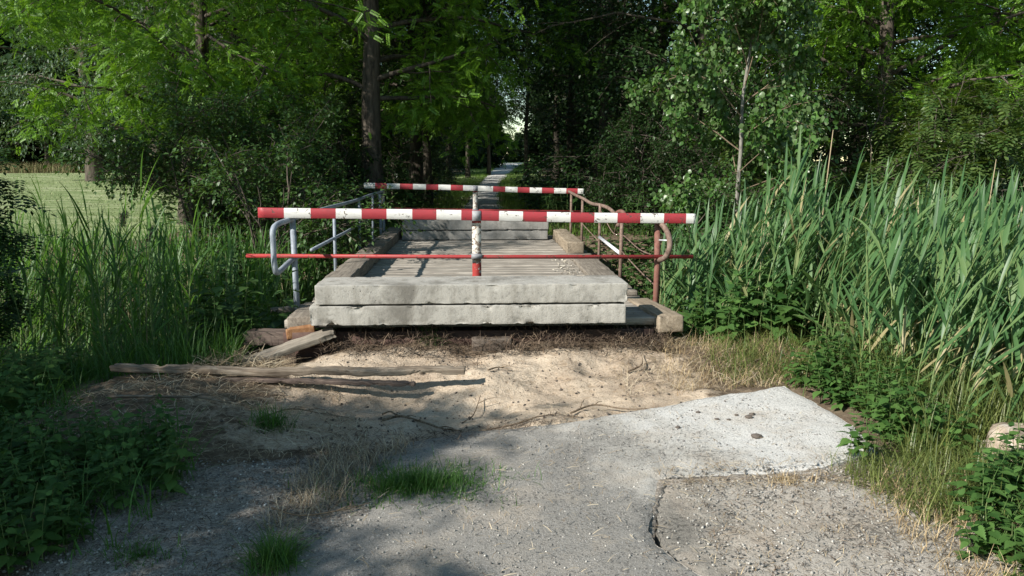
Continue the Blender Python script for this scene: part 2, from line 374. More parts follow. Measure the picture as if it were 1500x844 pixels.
def rough_box(name, dims, mat, parent=None, loc=(0, 0, 0), rot=(0, 0, 0), seg=.05, bev=.012, amp=.006, freq=9, chip=0, seed=0, warp=None):
    """a block with worn edges: bevelled, subdivided and roughened along its normals"""
    bm = bmesh.new(); bmesh.ops.create_cube(bm, size=1); bmesh.ops.scale(bm, vec=dims, verts=bm.verts)
    for ax in range(3):
        n = max(1, int(dims[ax]/seg))
        if n > 1:
            for k in range(1, n):
                co = [0, 0, 0]; no = [0, 0, 0]; co[ax] = -dims[ax]/2+dims[ax]*k/n; no[ax] = 1
                bmesh.ops.bisect_plane(bm, geom=bm.verts[:]+bm.edges[:]+bm.faces[:], plane_co=co, plane_no=no)
    ed = [e for e in bm.edges if e.is_manifold and e.calc_face_angle(0) > 1.0]
    bmesh.ops.bevel(bm, geom=ed, offset=bev, segments=2, affect='EDGES', profile=.6)
    bm.normal_update(); off = Vector((seed*7.3, seed*3.1, seed*1.7))
    hd = Vector(dims)/2
    for v in bm.verts:
        q = v.co*freq+off
        d = mnoise.fractal(q, 1.0, 2.0, 4)*amp
        near = sorted([hd.x-abs(v.co.x), hd.y-abs(v.co.y), hd.z-abs(v.co.z)])[1]
        if chip and near < .03:
            c = mnoise.noise(v.co*7+off)+.7*mnoise.noise(v.co*23+off)
            d -= max(0, c-.15)*chip
        if warp: v.co = Vector(warp(v.co))
        v.co += v.normal*d
    me = bpy.data.meshes.new(name); bm.to_mesh(me); bm.free(); me.materials.append(mat)
    for pl in me.polygons: pl.use_smooth = True
    o = link(name, me, parent, loc); o.rotation_euler = rot; return o

# instance a template (k,3: along, across, up) on many frames
def inst(mb, T, F, P, D, N, L, W=None, mi=0):
    D = D/(np.linalg.norm(D, axis=1)[:, None]+1e-9); S = np.cross(D, N); S /= (np.linalg.norm(S, axis=1)[:, None]+1e-9); U = np.cross(S, D)
    W = L if W is None else W
    V = P[:, None, :] + T[None, :, 0:1]*D[:, None, :]*L[:, None, None] + T[None, :, 1:2]*S[:, None, :]*W[:, None, None] + T[None, :, 2:3]*U[:, None, :]*L[:, None, None]
    n, k = len(P), len(T)
    for f in F:
        f = np.asarray(f)
        mb.F.append((f[None]+(np.arange(n)*k)[:, None, None]).reshape(-1, f.shape[1]) + mb.n); mb.mi.append(mi)
    mb.V.append(V.reshape(-1, 3)); mb.n += n*k
LEAF4 = (np.array([(0, 0, 0), (.45, .5, .06), (1, 0, -.12), (.45, -.5, .06)]), [np.array([(0, 1, 2), (0, 2, 3)])])
LEAF7 = (np.array([(0, 0, 0), (.2, .36, .05), (.5, .5, .07), (.8, .28, 0), (1, 0, -.12), (.8, -.28, 0), (.5, -.5, .07), (.2, -.36, .05), (.5, 0, .0)]),
         [np.array([(0, 1, 2, 8), (8, 2, 3, 4), (8, 4, 5, 6), (0, 8, 6, 7)])])
def pinnate(pairs, ll, lw, droop=.25):
    T = []; F = []
    def lf(b, d, k):
        s = np.array([-d[1], d[0], 0]); n = len(T)
        T.extend([b, b+d*ll*.5+s*lw*.5+np.array([0, 0, .01]), b+d*ll+np.array([0, 0, -.03]), b+d*ll*.5-s*lw*.5+np.array([0, 0, .01])])
        F.extend([(n, n+1, n+2), (n, n+2, n+3)])
    for i in range(pairs):
        t = .15+.8*i/pairs; z = -droop*t*t
        for sg in (-1, 1):
            a = R(68-18*t)*sg; lf(np.array([t, 0, z]), np.array([math.cos(a), math.sin(a), -.05]), i)
    lf(np.array([.95, 0, -droop*.9]), np.array([1, 0, -.2]), 99)
    return np.array(T), [np.array(F)]
ROB = pinnate(7, .22, .13); ASH = pinnate(4, .34, .16, .3)
def nettle_leaf():
    T = []; n = 8; mid = []; lft = []; rgt = []
    prof = [0, .34, .46, .46, .40, .31, .2, .1, 0]
    for i in range(n+1):
        t = i/n; z = -.35*t*t+.02
        mid.append(len(T)); T.append((t, 0, z-.04*math.sin(math.pi*t)))
    Fq = []
    def side(sg):
        pr = [mid[0]]
        for i in range(1, n):
            t = i/n; z = -.35*t*t+.05
            T.append((t-.03, prof[i]*sg*.86, z)); a = len(T)-1
            T.append((t+.05, prof[i]*sg*1.04, z-.02)); b = len(T)-1
            f = (mid[i-1], mid[i], a, pr[-1]) if i > 1 else (mid[0], mid[1], a)
            Fq.append(f if sg < 0 else f[::-1]); g = (mid[i], b, a); Fq.append(g if sg < 0 else g[::-1]); pr.append(b)
        f = (mid[n-1], mid[n], pr[-1]); Fq.append(f if sg < 0 else f[::-1])
    side(1); side(-1)
    return np.array(T, float), [np.array([f for f in Fq if len(f) == 4]), np.array([f for f in Fq if len(f) == 3])]
NET = nettle_leaf()

def rnd_unit(rs, n):
    v = rs.normal(size=(n, 3)); return v/np.linalg.norm(v, axis=1)[:, None]

# a tree or bush skeleton: returns tubes and twig segments
def skeleton(seed, height, spread, clear, limbs, subs=5, twigs=5, lean=(0, 0), r0=.2, rise=.5, droop=.15, stems=1, tw=.6, shape='round'):
    rs = np.random.RandomState(seed); tubes = []; tws = []
    for st in range(stems):
        az0 = rs.uniform(0, 6.28); off = 0 if stems == 1 else rs.uniform(.1, .45)*spread
        n = 9; tr = []
        for i in range(n):
            t = i/(n-1)
            tr.append(np.array([lean[0]*t+math.cos(az0)*off*t**.8+rs.normal()*.02*height*t, lean[1]*t+math.sin(az0)*off*t**.8+rs.normal()*.02*height*t, height*t*(1 if stems == 1 else rs.uniform(.97, 1.0)*(.8+.2*((st*7) % 5)/4))]))
        tr = np.array(tr); rr = r0*(1-np.linspace(0, 1, n)*.85)*(1.0 if stems == 1 else .5); rr[0] *= 1.35
        tubes.append((tr, rr))
        for k in range(max(2, limbs//stems)):
            t = clear+(1-clear)*((k+rs.uniform(0, 1))/max(2, limbs//stems)); t = min(t, .97)
            b = np.array([np.interp(t, np.linspace(0, 1, n), tr[:, c]) for c in range(3)])
            az = k*2.4+rs.uniform(-.5, .5)
            q = (t-clear)/(1-clear+1e-6)
            prof = {'round': math.sin(math.pi*(.22+.68*q)), 'cone': 1.05-.85*q, 'up': .5+.5*math.sin(math.pi*q)}[shape]
            L = spread*prof*rs.uniform(.75, 1.12); el = R(rs.uniform(5, 30))+rise*q
            d = np.array([math.cos(az)*math.cos(el), math.sin(az)*math.cos(el), math.sin(el)])
            pts = [b]; m = 6
            for i in range(m):
                d = d+rs.normal(size=3)*.12+np.array([0, 0, -droop*.35*(i/m)]); d /= np.linalg.norm(d); pts.append(pts[-1]+d*L/m)
            pts = np.array(pts); rb = max(.012, .3*r0*(1-t*.6)*(1 if stems == 1 else .6)); tubes.append((pts, np.linspace(rb, rb*.25, m+1)))
            for s in range(subs):
                u = .25+.75*(s+rs.uniform(0, 1))/subs; sb = np.array([np.interp(u, np.linspace(0, 1, m+1), pts[:, c]) for c in range(3)])
                i0 = min(m-1, int(u*m)); dd = pts[i0+1]-pts[i0]; dd /= np.linalg.norm(dd)
                sd = dd*.6+rnd_unit(rs, 1)[0]*.9; sd[2] = sd[2]*.6+.05; sd /= np.linalg.norm(sd); SL = L*.38*rs.uniform(.6, 1.2)*(1.15-u*.5)
                sp = [sb]
                for i in range(3):
                    sd = sd+rs.normal(size=3)*.15+np.array([0, 0, -droop*.5]); sd /= np.linalg.norm(sd); sp.append(sp[-1]+sd*SL/3)
                sp = np.array(sp); tubes.append((sp, np.linspace(rb*.35, rb*.12, 4)))
                for q2 in range(twigs):
                    u2 = (q2+rs.uniform(.2, 1))/twigs; tb = np.array([np.interp(u2, np.linspace(0, 1, 4), sp[:, c]) for c in range(3)])
                    td = sd*.7+rnd_unit(rs, 1)[0]*.9; td[2] -= droop*.8; td /= np.linalg.norm(td)
                    tws.append((tb, td, tw*rs.uniform(.6, 1.2)))
    return tubes, tws
def foliage(mb, tws, seed, per, tmpl, size, wr=1.0, flat=.7, jit=.08, hang=.25, mi=0):
    rs = np.random.RandomState(seed); B = np.array([t[0] for t in tws]); D = np.array([t[1] for t in tws]); L = np.array([t[2] for t in tws])
    n = len(B)*per; i = np.repeat(np.arange(len(B)), per); u = rs.uniform(0, 1, n)
    P = B[i]+D[i]*(L[i]*u)[:, None]+rs.normal(size=(n, 3))*jit; P[:, 2] -= .12*L[i]*u*u
    d = D[i]*.7+rnd_unit(rs, n)*.9; d[:, 2] = d[:, 2]*.5-hang
    N = rnd_unit(rs, n)*(1-flat)+np.array([0, 0, flat]); s = size*rs.uniform(.65, 1.25, n)
    inst(mb, tmpl[0], tmpl[1], P, d, N, s, s*wr, mi)
def wood_mesh(name, tubes, mat, tws=None, minr=.006):
    mb = MB(); pale = mat is M['bark_pale']
    for i, (pts, rr) in enumerate(tubes):
        rr = np.maximum(rr, minr*(.5 if pale else 1)); tube(mb, pts, rr, 10 if rr[0] > .09 else (6 if rr[0] > .03 else 4), cap=False, mi=1 if pale and i else 0)
    if tws:
        for b, d, L in tws: tube(mb, [b, b+d*L*.5+np.array([0, 0, -.02*L]), b+d*L+np.array([0, 0, -.12*L])], [minr*.5, minr*.4, minr*.2], 3, cap=False, mi=1 if pale else 0)
    return mb.mesh(name, [mat, M['twig']] if pale else mat, True)
KIND = {}
def make_kind(key, leaf, barkm, tmpl, size, per, wr=1.0, flat=.7, hang=.25, jit=.08, twigs_drawn=True, **kw):
    tb, tw = skeleton(**kw); mb = MB(); foliage(mb, tw, kw['seed']+5, per, tmpl, size, wr, flat, jit, hang)
    KIND[key] = (wood_mesh(key+'_wood', tb, barkm, tw if twigs_drawn else None), mb.mesh(key+'_leaves', leaf))
def plant_tree(key, name, label, cat, x, y, rz=0, s=1.0, sz=None, group=None, z=None, parts=('trunk', 'crown'), leaf=None):
    t = thing(name, label, cat, (x, y, (Hs(x, y) if z is None else z)-.03), rz, group)
    t.scale = (s, s, s if sz is None else sz)
    link(parts[0], KIND[key][0], t); c = link(parts[1], KIND[key][1], t)
    if leaf:
        c.material_slots[0].link = 'OBJECT'; c.material_slots[0].material = leaf
    return t
exec_rs = np.random.RandomState(77)

# ------------------------------------------------------------------ ground
def axis(fine0, fine1, step, lo, hi, g=1.09):
    a = list(np.arange(fine0, fine1+1e-6, step)); s = step; v = a[-1]
    while v < hi: s *= g; v += s; a.append(v)
    s = step; v = a[0]; pre = []
    while v > lo: s *= g; v -= s; pre.append(v)
    return np.array(pre[::-1]+a)
xs = axis(-3.2, 3.0, .025, -400, 400); ys = axis(2.2, 7.6, .025, -60, 600, 1.075)
X, Y = np.meshgrid(xs, ys); Z = H(X, Y); nx, ny = len(xs), len(ys)
mb = MB(); ii = np.arange(nx*ny).reshape(ny, nx)
mb.add(np.stack([X.ravel(), Y.ravel(), Z.ravel()], 1), np.stack([ii[:-1, :-1].ravel(), ii[:-1, 1:].ravel(), ii[1:, 1:].ravel(), ii[1:, :-1].ravel()], 1))
g = tag(mb.obj('ground', M['ground'], smooth=True), kind='structure')
x, y = X.ravel(), Y.ravel()
sand = np.exp(-(np.maximum(0, np.abs(x-.1)-1.15)/.45)**2)*sst(4.1, 4.6, y)*(1-sst(6.25, 6.6, y+.12*fbm(x, y, 3, 3, 12)))
sand = np.maximum(sand, .45*np.exp(-((x+1.6)/.8)**2)*np.exp(-((y-5)/.6)**2))
grav = (1-sst(4.1, 4.6, y+.25*sst(-.4, -1.4, x)))*(1-sst(2.0, 2.6, x))*sst(-2.1, -1.5, x)
hay = sst(13.0, 14.2, y)*sst(-5.2, -6.5, x)*(1-sst(53, 56, y))
hay = np.maximum(hay, .9*sst(14.5, 17, y)*sst(8, 12, x)*(1-sst(50, 60, y)))
hay = np.maximum(hay, .9*sst(85, 95, y)); hay = np.maximum(hay, .8*sst(26, 34, y)*(1-sst(2.5, 4.5, np.abs(x-path_x(y)))))
ca = g.data.color_attributes.new('mask', 'FLOAT_COLOR', 'POINT')
ca.data.foreach_set('color', np.stack([sand, grav, hay, np.ones_like(x)], 1).ravel().astype(np.float32))

# broken asphalt at the end of the path
def slab_mesh(name, poly, mat, top, thick=.11, seed=1, seg=.03):
    rs = np.random.RandomState(seed); out = []
    for i in range(len(poly)):
        a = np.array(poly[i]); b = np.array(poly[(i+1) % len(poly)]); n = max(1, int(np.hypot(*(b-a))/seg))
        for k in range(n): out.append(a+(b-a)*k/n)
    out = np.array(out); out += .022*np.stack([fbm(out[:, 0]+9, out[:, 1], 6, 4, 1), fbm(out[:, 0], out[:, 1]+7, 6, 4, 4)], 1)+rs.normal(size=out.shape)*.003
    gx, gy = np.meshgrid(np.arange(out[:, 0].min(), out[:, 0].max(), .035), np.arange(out[:, 1].min(), out[:, 1].max(), .035))
    q = np.stack([gx.ravel(), gy.ravel()], 1)+rs.uniform(-.012, .012, (gx.size, 2)); op = [tuple(p) for p in out]
    q = q[in_poly(q[:, 0], q[:, 1], op) & (seg_dist(q[:, 0], q[:, 1], op) > .02)]
    n = len(out); allp = [Vector(p) for p in out]+[Vector(p) for p in q]
    vs, es, fs, *_ = delaunay_2d_cdt(allp, [(i, (i+1) % n) for i in range(n)], [], 1, 1e-6)
    V = np.array([(v.x, v.y) for v in vs]); z = top(V[:, 0], V[:, 1])+.006*fbm(V[:, 0], V[:, 1], 5, 4, seed)
    ed = seg_dist(V[:, 0], V[:, 1], op); z -= .014*np.exp(-(ed/.018)**2)
    mb = MB(); mb.add(np.column_stack([V, z]), np.array([f for f in fs]))
    rim = np.column_stack([out, top(out[:, 0], out[:, 1])-.012]); lo = rim.copy(); lo[:, 2] -= thick; k = np.arange(n)
    mb.add(np.concatenate([rim, lo]), np.stack([k, k+n, (k+1) % n+n, (k+1) % n], 1))
    return tag(mb.obj(name, mat), kind='structure')
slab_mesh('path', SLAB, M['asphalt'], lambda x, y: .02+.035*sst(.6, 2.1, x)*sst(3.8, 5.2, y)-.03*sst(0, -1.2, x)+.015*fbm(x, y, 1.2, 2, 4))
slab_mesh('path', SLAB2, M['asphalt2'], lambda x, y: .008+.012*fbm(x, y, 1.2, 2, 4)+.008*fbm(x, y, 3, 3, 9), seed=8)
# the narrow path beyond the bridge
mb = MB(); V = []
pc = np.array(PATH_C); tt = np.linspace(0, 1, 240)**1.6*(len(pc)-1); cx = np.interp(tt, range(len(pc)), pc[:, 0]); cy = np.interp(tt, range(len(pc)), pc[:, 1]); wd = np.interp(tt, range(len(pc)), pc[:, 2])
dx = np.gradient(cx); dy = np.gradient(cy); ln = np.hypot(dx, dy)
for i in range(240):
    for k in range(7):
        s = (k/6-.5)*(wd[i]+.15*float(fbm(cx[i]*1.3, cy[i]*1.3+k//4*9, 1, 3, 5))); px_, py_ = cx[i]+dy[i]/ln[i]*s, cy[i]-dx[i]/ln[i]*s
        V.append((px_, py_, Hs(px_, py_)+.05-.03*abs(k/6-.5)*2))
ii = np.arange(240*7).reshape(240, 7)
mb.add(V, np.stack([ii[:-1, :-1].ravel(), ii[:-1, 1:].ravel(), ii[1:, 1:].ravel(), ii[1:, :-1].ravel()], 1))
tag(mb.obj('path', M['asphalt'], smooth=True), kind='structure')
# ditch water under the bridge
wm, nt2, p2, co2 = new_mat('ditch_water', .08, .5); p2.inputs['Base Color'].default_value = (.012, .016, .008, 1)
nt2.links.new(_bump(nt2, _noise(nt2, co2, 9, 3), .15, .01), p2.inputs['Normal'])
mb = MB(); box(mb, -40, 40, 8.3, 12.2, -.80, -.66); tag(mb.obj('water', wm), kind='structure')

# ------------------------------------------------------------------ footbridge
DZ = .25
br = thing('footbridge', 'old timber footbridge of grey cross planks over the ditch', 'footbridge', (0, 7.0, 0))
def rel(o): return o
rs = np.random.RandomState(3); mb = MB(); yy = 6.72
while yy < 14.3:
    wd_ = rs.uniform(.135, .165); e0, e1 = rs.normal()*.02, rs.normal()*.02; zt = DZ+rs.normal()*.004
    nseg = 14; xsn = np.linspace(-1.62+e0, 1.64+e1, nseg+1); V = []
    for j, xx in enumerate(xsn):
        wv = .004*rs.normal(); V += [(xx, yy+.006-7, DZ-.06), (xx, yy+.002-7+.004, zt-.008+wv*.5), (xx, yy-7+.012, zt+wv*.5), (xx, yy+wd_-7-.012, zt+wv*.5), (xx, yy+wd_-7-.006, zt-.008+wv*.5), (xx, yy+wd_-7-.006, DZ-.06)]
    k = np.arange(nseg)[:, None]*6; F = [np.concatenate([np.stack([k[:, 0]+a, k[:, 0]+a+6, k[:, 0]+(a+1) % 6+6, k[:, 0]+(a+1) % 6], 1) for a in range(6)]), np.array([[0, 1, 2, 3, 4, 5], [nseg*6+5-q for q in range(6)]])]
    mb.add(V, F); yy += wd_+rs.uniform(.004, .016)
mb.obj('deck', M['deck'], br)
rough_box('kerb_timber', (.27, 4.6, .14), M['kerb'], br, (-1.46, 3.2, DZ+.075), (0, 0, 0), .12, .012, .006, 6, .03, 1)
rough_box('kerb_timber', (.27, 2.15, .14), M['kerb'], br, (-1.46, 6.6, DZ+.075), (0, 0, .005), .12, .012, .006, 6, .03, 4)
rough_box('kerb_timber', (.25, 2.3, .17), M['block'], br, (1.44, 5.65, DZ+.09), (0, 0, 0), .08, .014, .008, 6, .05, 2)
rough_box('kerb_timber', (.33, 3.3, .05), M['kerb'], br, (1.45, 2.5, DZ+.028), (0, 0, 0), .1, .01, .005, 6, .03, 6)
for sx in (-1.2, 1.2):
    mb = MB()
    for (a, b, c, d) in ((-.09, .09, -.02, 0), (-.09, .09, -.26, -.24), (-.007, .007, -.24, -.02)):
        box(mb, sx+a, sx+b, -.15, 7.1, DZ-.065+c, DZ-.065+d)
    mb.obj('girder', M['girder'], br)
mb = MB(); box(mb, -1.62, 1.5, -.42, -.38, DZ-.24, DZ-.07); mb.obj('end_plate', M['girder'], br)
rough_box('abutment', (.95, .3, .22), M['girder'], br, (-1.05, -.28, -.06), (0, 0, .02), .08, .01, .006, 6, 0, 9)
rough_box('abutment', (.33, .16, .16), M['rot'], br, (.12, -.45, .05), (0, 0, .03), .05, .01, .008, 8, 0, 12)
rough_box('abutment', (3.3, .5, .6), M['soilbank'], br, (0, -.05, -.22), (0, 0, 0), .08, .03, .03, 5, 0, 15)
rough_box('abutment', (3.4, .6, .9), M['soilbank'], br, (0, 7.3, -.28), (0, 0, 0), .1, .03, .03, 5, 0, 17)
# end timbers
rough_box('edge_timber', (.22, 1.0, .15), M['block'], br, (1.62, .12, DZ-.045), (R(-1), 0, R(5)), .04, .014, .006, 7, .04, 21)
rough_box('edge_timber', (.26, .9, .11), M['kerb'], br, (-1.5, .16, DZ-.03), (R(-2), 0, R(2)), .04, .012, .006, 7, .05, 22)

def concrete(name, label, x0, x1, y0, y1, z0, z1, seed, mat='conc', chip=.025, rz=0.0, grp=None):
    c = ((x0+x1)/2, (y0+y1)/2, (z0+z1)/2)
    def wp(v):
        s = 1.0
        return (v.x, v.y, v.z)
    o = rough_box(name, (x1-x0, y1-y0, z1-z0), M[mat], None, c, (0, 0, rz), .022, .006, .0022, 14, chip, seed)
    return tag(o, label, 'concrete slab', grp)
GS = 'concrete slabs stacked across the bridge ends'
concrete('concrete_slab', 'lower of the two pale concrete slabs at the near end of the footbridge', -1.37, 1.235, 6.45, 6.97, DZ+.012, DZ+.172, 3, grp=GS, chip=.035)
concrete('concrete_slab', 'upper of the two pale concrete slabs at the near end of the footbridge', -1.32, 1.25, 6.46, 6.95, DZ+.186, DZ+.345, 5, grp=GS, rz=R(.3))
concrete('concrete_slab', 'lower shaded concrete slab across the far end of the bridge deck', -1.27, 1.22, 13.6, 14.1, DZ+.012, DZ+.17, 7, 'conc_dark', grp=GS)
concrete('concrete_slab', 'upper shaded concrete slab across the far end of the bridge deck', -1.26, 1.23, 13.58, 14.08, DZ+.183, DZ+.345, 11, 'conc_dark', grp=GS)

# loose timbers left of the bridge end
def timber(name, label, a, b, wd_, th, mat, seed, roll=0):
    a = Vector(a); b = Vector(b); d = b-a; t = rough_box(name, (d.length, wd_, th), M[mat], None, (a+b)/2, (0, 0, 0), .03, .01, .008, 7, .06, seed)
    q = d.to_track_quat('X', 'Z'); t.rotation_euler = (q.to_matrix() @ Matrix.Rotation(roll, 3, 'X')).to_euler()
    return tag(t, label, 'timber')
wood_x = wood_mat('grey_split_board', (.09, .075, .06), (.24, .21, .17), (.36, .32, .26), 'x', .006)
M['board'] = wood_x
M['rotx'] = wood_mat('dark_sleeper', (.05, .035, .03), (.12, .09, .075), (.19, .15, .12), 'x', .006)
timber('leaning_board', 'split grey board leaning down from the left end of the near slabs', (-1.92, 6.32, -.03), (-1.18, 6.52, .20), .17, .055, 'board', 31, .12)
timber('old_sleeper', 'dark rotten sleeper end poking out left under the footbridge', (-2.02, 6.95, .07), (-1.3, 6.72, .10), .17, .12, 'rotx', 33)
timber('broken_timber', 'orange brown broken timber stub beside the left end of the near slabs', (-1.60, 6.62, .165), (-1.37, 6.66, .185), .10, .09, 'orange_rot', 35)
o_ = timber('timber_block', 'short timber offcut tucked behind the left near railing post', (-1.95, 7.45, .20), (-1.55, 7.5, .235), .1, .05, 'board', 37)

# ------------------------------------------------------------------ railings
def jog(pts, amp, seed, per=5):
    rs = random.Random(seed); return smooth_path([Vector(p)+Vector((rs.uniform(-amp, amp), rs.uniform(-amp, amp), rs.uniform(-amp, amp))) for p in pts], per)
lr = thing('railing', 'grey galvanised pipe railing along the left side of the footbridge', 'railing', (-1.68, 7.45, 0)); ox, oy = -1.68, 7.45
def part_tube(parent, name, pts, r, mat, origin, sides=10):
    mb = MB(); tube(mb, [Vector(p)-Vector(origin) for p in pts], r, sides); return mb.obj(name, M[mat], parent, smooth=True)
O = (ox, oy, 0)
part_tube(lr, 'post', [(-1.69, 7.45, -.1), (-1.70, 7.45, 1.07)], .027, 'galv', O)
for yy, r_ in ((9.45, .019), (11.45, .018), (12.9, .018), (14.05, .026), (14.5, .026)):
    part_tube(lr, 'post', [(-1.68, yy, -.05), (-1.67+.012*math.sin(yy*3), yy+.01, 1.05)], r_, 'galv', O)
part_tube(lr, 'handrail', jog([(-1.70, 7.45, 1.075), (-1.69, 9, 1.065), (-1.68, 11, 1.05), (-1.66, 12.8, 1.07), (-1.67, 14.55, 1.05)], .006, 2), .022, 'galv', O)
part_tube(lr, 'end_loop', smooth_path([(-1.70, 7.46, 1.065), (-1.72, 7.28, 1.06), (-1.75, 7.06, 1.045), (-1.765, 6.98, 1.00), (-1.765, 6.97, .90), (-1.765, 6.97, .75), (-1.76, 6.98, .66), (-1.755, 7.03, .625), (-1.73, 7.22, .66), (-1.70, 7.44, .705)], 4), .025, 'galv', O)
part_tube(lr, 'mid_rail', [(-1.68, 8.15, .70), (-1.68, 10.2, .69), (-1.67, 12.95, .705)], .019, 'galv', O)
part_tube(lr, 'mid_rail', [(-1.70, 7.45, .70), (-1.68, 7.8, .69)], .019, 'galv', O)
O = (1.70, 7.42, 0)
rr_ = thing('railing', 'bent rusty pipe railing along the right side of the footbridge', 'railing', O)
part_tube(rr_, 'post', [(1.70, 7.42, -.1), (1.71, 7.42, .6), (1.70, 7.42, 1.04)], .029, 'rustred', O)
for (px_, yy, r_, mt) in ((1.69, 9.25, .022, 'rust'), (1.68, 10.85, .020, 'rust'), (1.67, 12.6, .020, 'rust'), (1.67, 14.1, .022, 'rust')):
    part_tube(rr_, 'post', [(px_, yy, -.05), (px_+.01, yy, 1.02 if yy > 10 else 1.0)], r_, mt, O)
part_tube(rr_, 'end_hook', smooth_path([(1.62, 7.6, 1.065), (1.68, 7.45, 1.05), (1.735, 7.33, 1.00), (1.765, 7.24, .92), (1.77, 7.2, .82), (1.745, 7.22, .73), (1.72, 7.32, .685), (1.715, 7.40, .68)], 5), .026, 'rust', O)
part_tube(rr_, 'brace', [(1.715, 7.40, .86), (1.775, 7.215, .875)], .008, 'bare', O, 6)
part_tube(rr_, 'handrail', smooth_path([(1.66, 8.7, .93), (1.68, 8.95, .985), (1.70, 9.25, 1.01), (1.71, 9.6, .98), (1.72, 9.9, .90)], 5), .024, 'rustred', O)
part_tube(rr_, 'handrail', smooth_path([(1.66, 14.6, 1.06), (1.66, 13.4, 1.03), (1.66, 12.4, 1.015), (1.68, 11.6, .98), (1.70, 10.9, .995), (1.76, 10.5, .97), (1.80, 10.15, .88), (1.80, 10.0, .78)], 5), .024, 'rust', O)
for pts in ([(1.70, 10.85, .92), (1.76, 10.2, .68), (1.72, 9.3, .735), (1.74, 8.4, .66), (1.71, 7.44, .70)], [(1.78, 10.05, .80), (1.775, 10.2, .66)], [(1.69, 9.25, .56), (1.71, 8.3, .46), (1.70, 7.45, .42)], [(1.68, 10.85, .50), (1.67, 12.6, .62), (1.67, 14.0, .74)]):
    part_tube(rr_, 'tension_wire', smooth_path(pts, 4), .0075, 'rust', O, 5)
mb = MB(); tube(mb, [Vector((1.685, 10.84, .56))-Vector(O), Vector((1.685, 9.27, .52))-Vector(O)], .026, 4); mb.obj('flat_bar', M['bare'], rr_)

# ------------------------------------------------------------------ red and white barriers
def barrier(label, xa, za, xb, zb, Y, first, sw, bar, post_x, s=1.0, dark=False):
    ang = math.atan2(zb-za, xb-xa); L = math.hypot(xb-xa, zb-za); t = thing('road_barrier', label, 'barrier', (post_x, Y, 0))
    hh, th = .046*s, .022; W0 = Vector((xa, Y, za))
    bm_r, bm_w = MB(), MB(); x = 0; k = first; base = Vector((post_x, Y, 0))
    # one board, its stripes are its paint
    V = []; F = []; mi = []; cuts = [0]; w0 = sw[0]
    cuts = [(v-sw[0])/(sw[-1]-sw[0])*L for v in sw]
    mb = MB(); dirv = Vector((math.cos(ang), 0, math.sin(ang))); up = Vector((-math.sin(ang), 0, math.cos(ang)))
    for i in range(len(cuts)-1):
        n = 4
        for j in range(n):
            a, b = cuts[i]+(cuts[i+1]-cuts[i])*j/n, cuts[i]+(cuts[i+1]-cuts[i])*(j+1)/n; q = []
            for u in (a, b):
                wob = .003*math.sin(u*2.3+xa)
                for (dy, dz) in ((-th, -hh+.005), (-th+.005, -hh), (th-.005, -hh), (th, -hh+.005), (th, hh-.005), (th-.005, hh), (-th+.005, hh), (-th, hh-.005)):
                    q.append(W0+dirv*u+up*(dz+wob)+Vector((0, dy, 0))-base)
            f = [np.array([[c, c+8, (c+1) % 8+8, (c+1) % 8] for c in range(8)])]
            if i == 0 and j == 0: f.append(np.arange(8)[None, :])
            if i == len(cuts)-2 and j == n-1: f.append((np.arange(8)+8)[::-1][None, :])
            mb.add([tuple(v) for v in q], f, (first+i) % 2)
    mb.obj('barrier_board', [M['red'], M['white']], t)
    # the lower red bar
    (bxa, bza, bxb, bzb) = bar
    mb = MB(); tube(mb, [Vector((bxa, Y, bza))-base, Vector(((bxa+bxb)/2, Y, (bza+bzb)/2-.006))-base, Vector((bxb, Y, bzb))-base], .0185*s, 8); mb.obj('lower_bar', M['redbar'], t, smooth=True)
    # the centre post behind both, with its painted bands
    zc = za+(zb-za)*(post_x-xa)/(xb-xa); pw = .042
    mb = MB(); zs = [-.02, .28, .335, .36, .56, .625, .66, .905, zc-.07, zc+hh-.004]; ks = [0, 1, 1, 0, 0, 0, 1, 1, 0]
    for i in range(len(zs)-1):
        V = []
        for z_ in (zs[i], zs[i+1]):
            for (a, b) in ((-pw, -.02), (pw, -.02), (pw, .03), (-pw, .03)): V.append((a, b+.052, z_))
        mb.add(V, [np.array([[0, 1, 5, 4], [1, 2, 6, 5], [2, 3, 7, 6], [3, 0, 4, 7]])]+([np.array([[4, 5, 6, 7]])] if i == len(zs)-2 else []), ks[i])
    mb.obj('post', [M['postred'], M['postwhite']], t)
    # clamps
    zb_ = bza+(bzb-bza)*(post_x-bxa)/(bxb-bxa)
    mb = MB(); box(mb, -.040, .040, -.028, .032, zc-.047, zc+.046); mb.obj('clamp', M['clamp'], t)
    mb = MB(); box(mb, -.05, .05, -.027, .031, zb_-.02, zb_+.021); mb.obj('clamp', M['clamp'], t)
    return t
barrier('near red and white striped barrier with a grey clamp, spanning the footbridge rails', -1.98, 1.135, 2.035, 1.062, 7.35, 0, (380, 417, 455, 491, 528, 564, 601, 636, 672, 727, 762, 797, 832, 867, 901, 935, 970, 1003, 1017), (-2.11, .738, 2.03, .708), 0.0)
barrier('far red and white striped barrier at the shaded end of the footbridge', -1.99, 1.165, 1.93, 1.05, 14.35, 1, (533, 549, 566, 585, 604, 623, 641, 659, 677, 721, 739, 757, 775, 793, 811, 829, 846, 855), (-1.9, .76, 1.9, .69), -.02, 1.05)

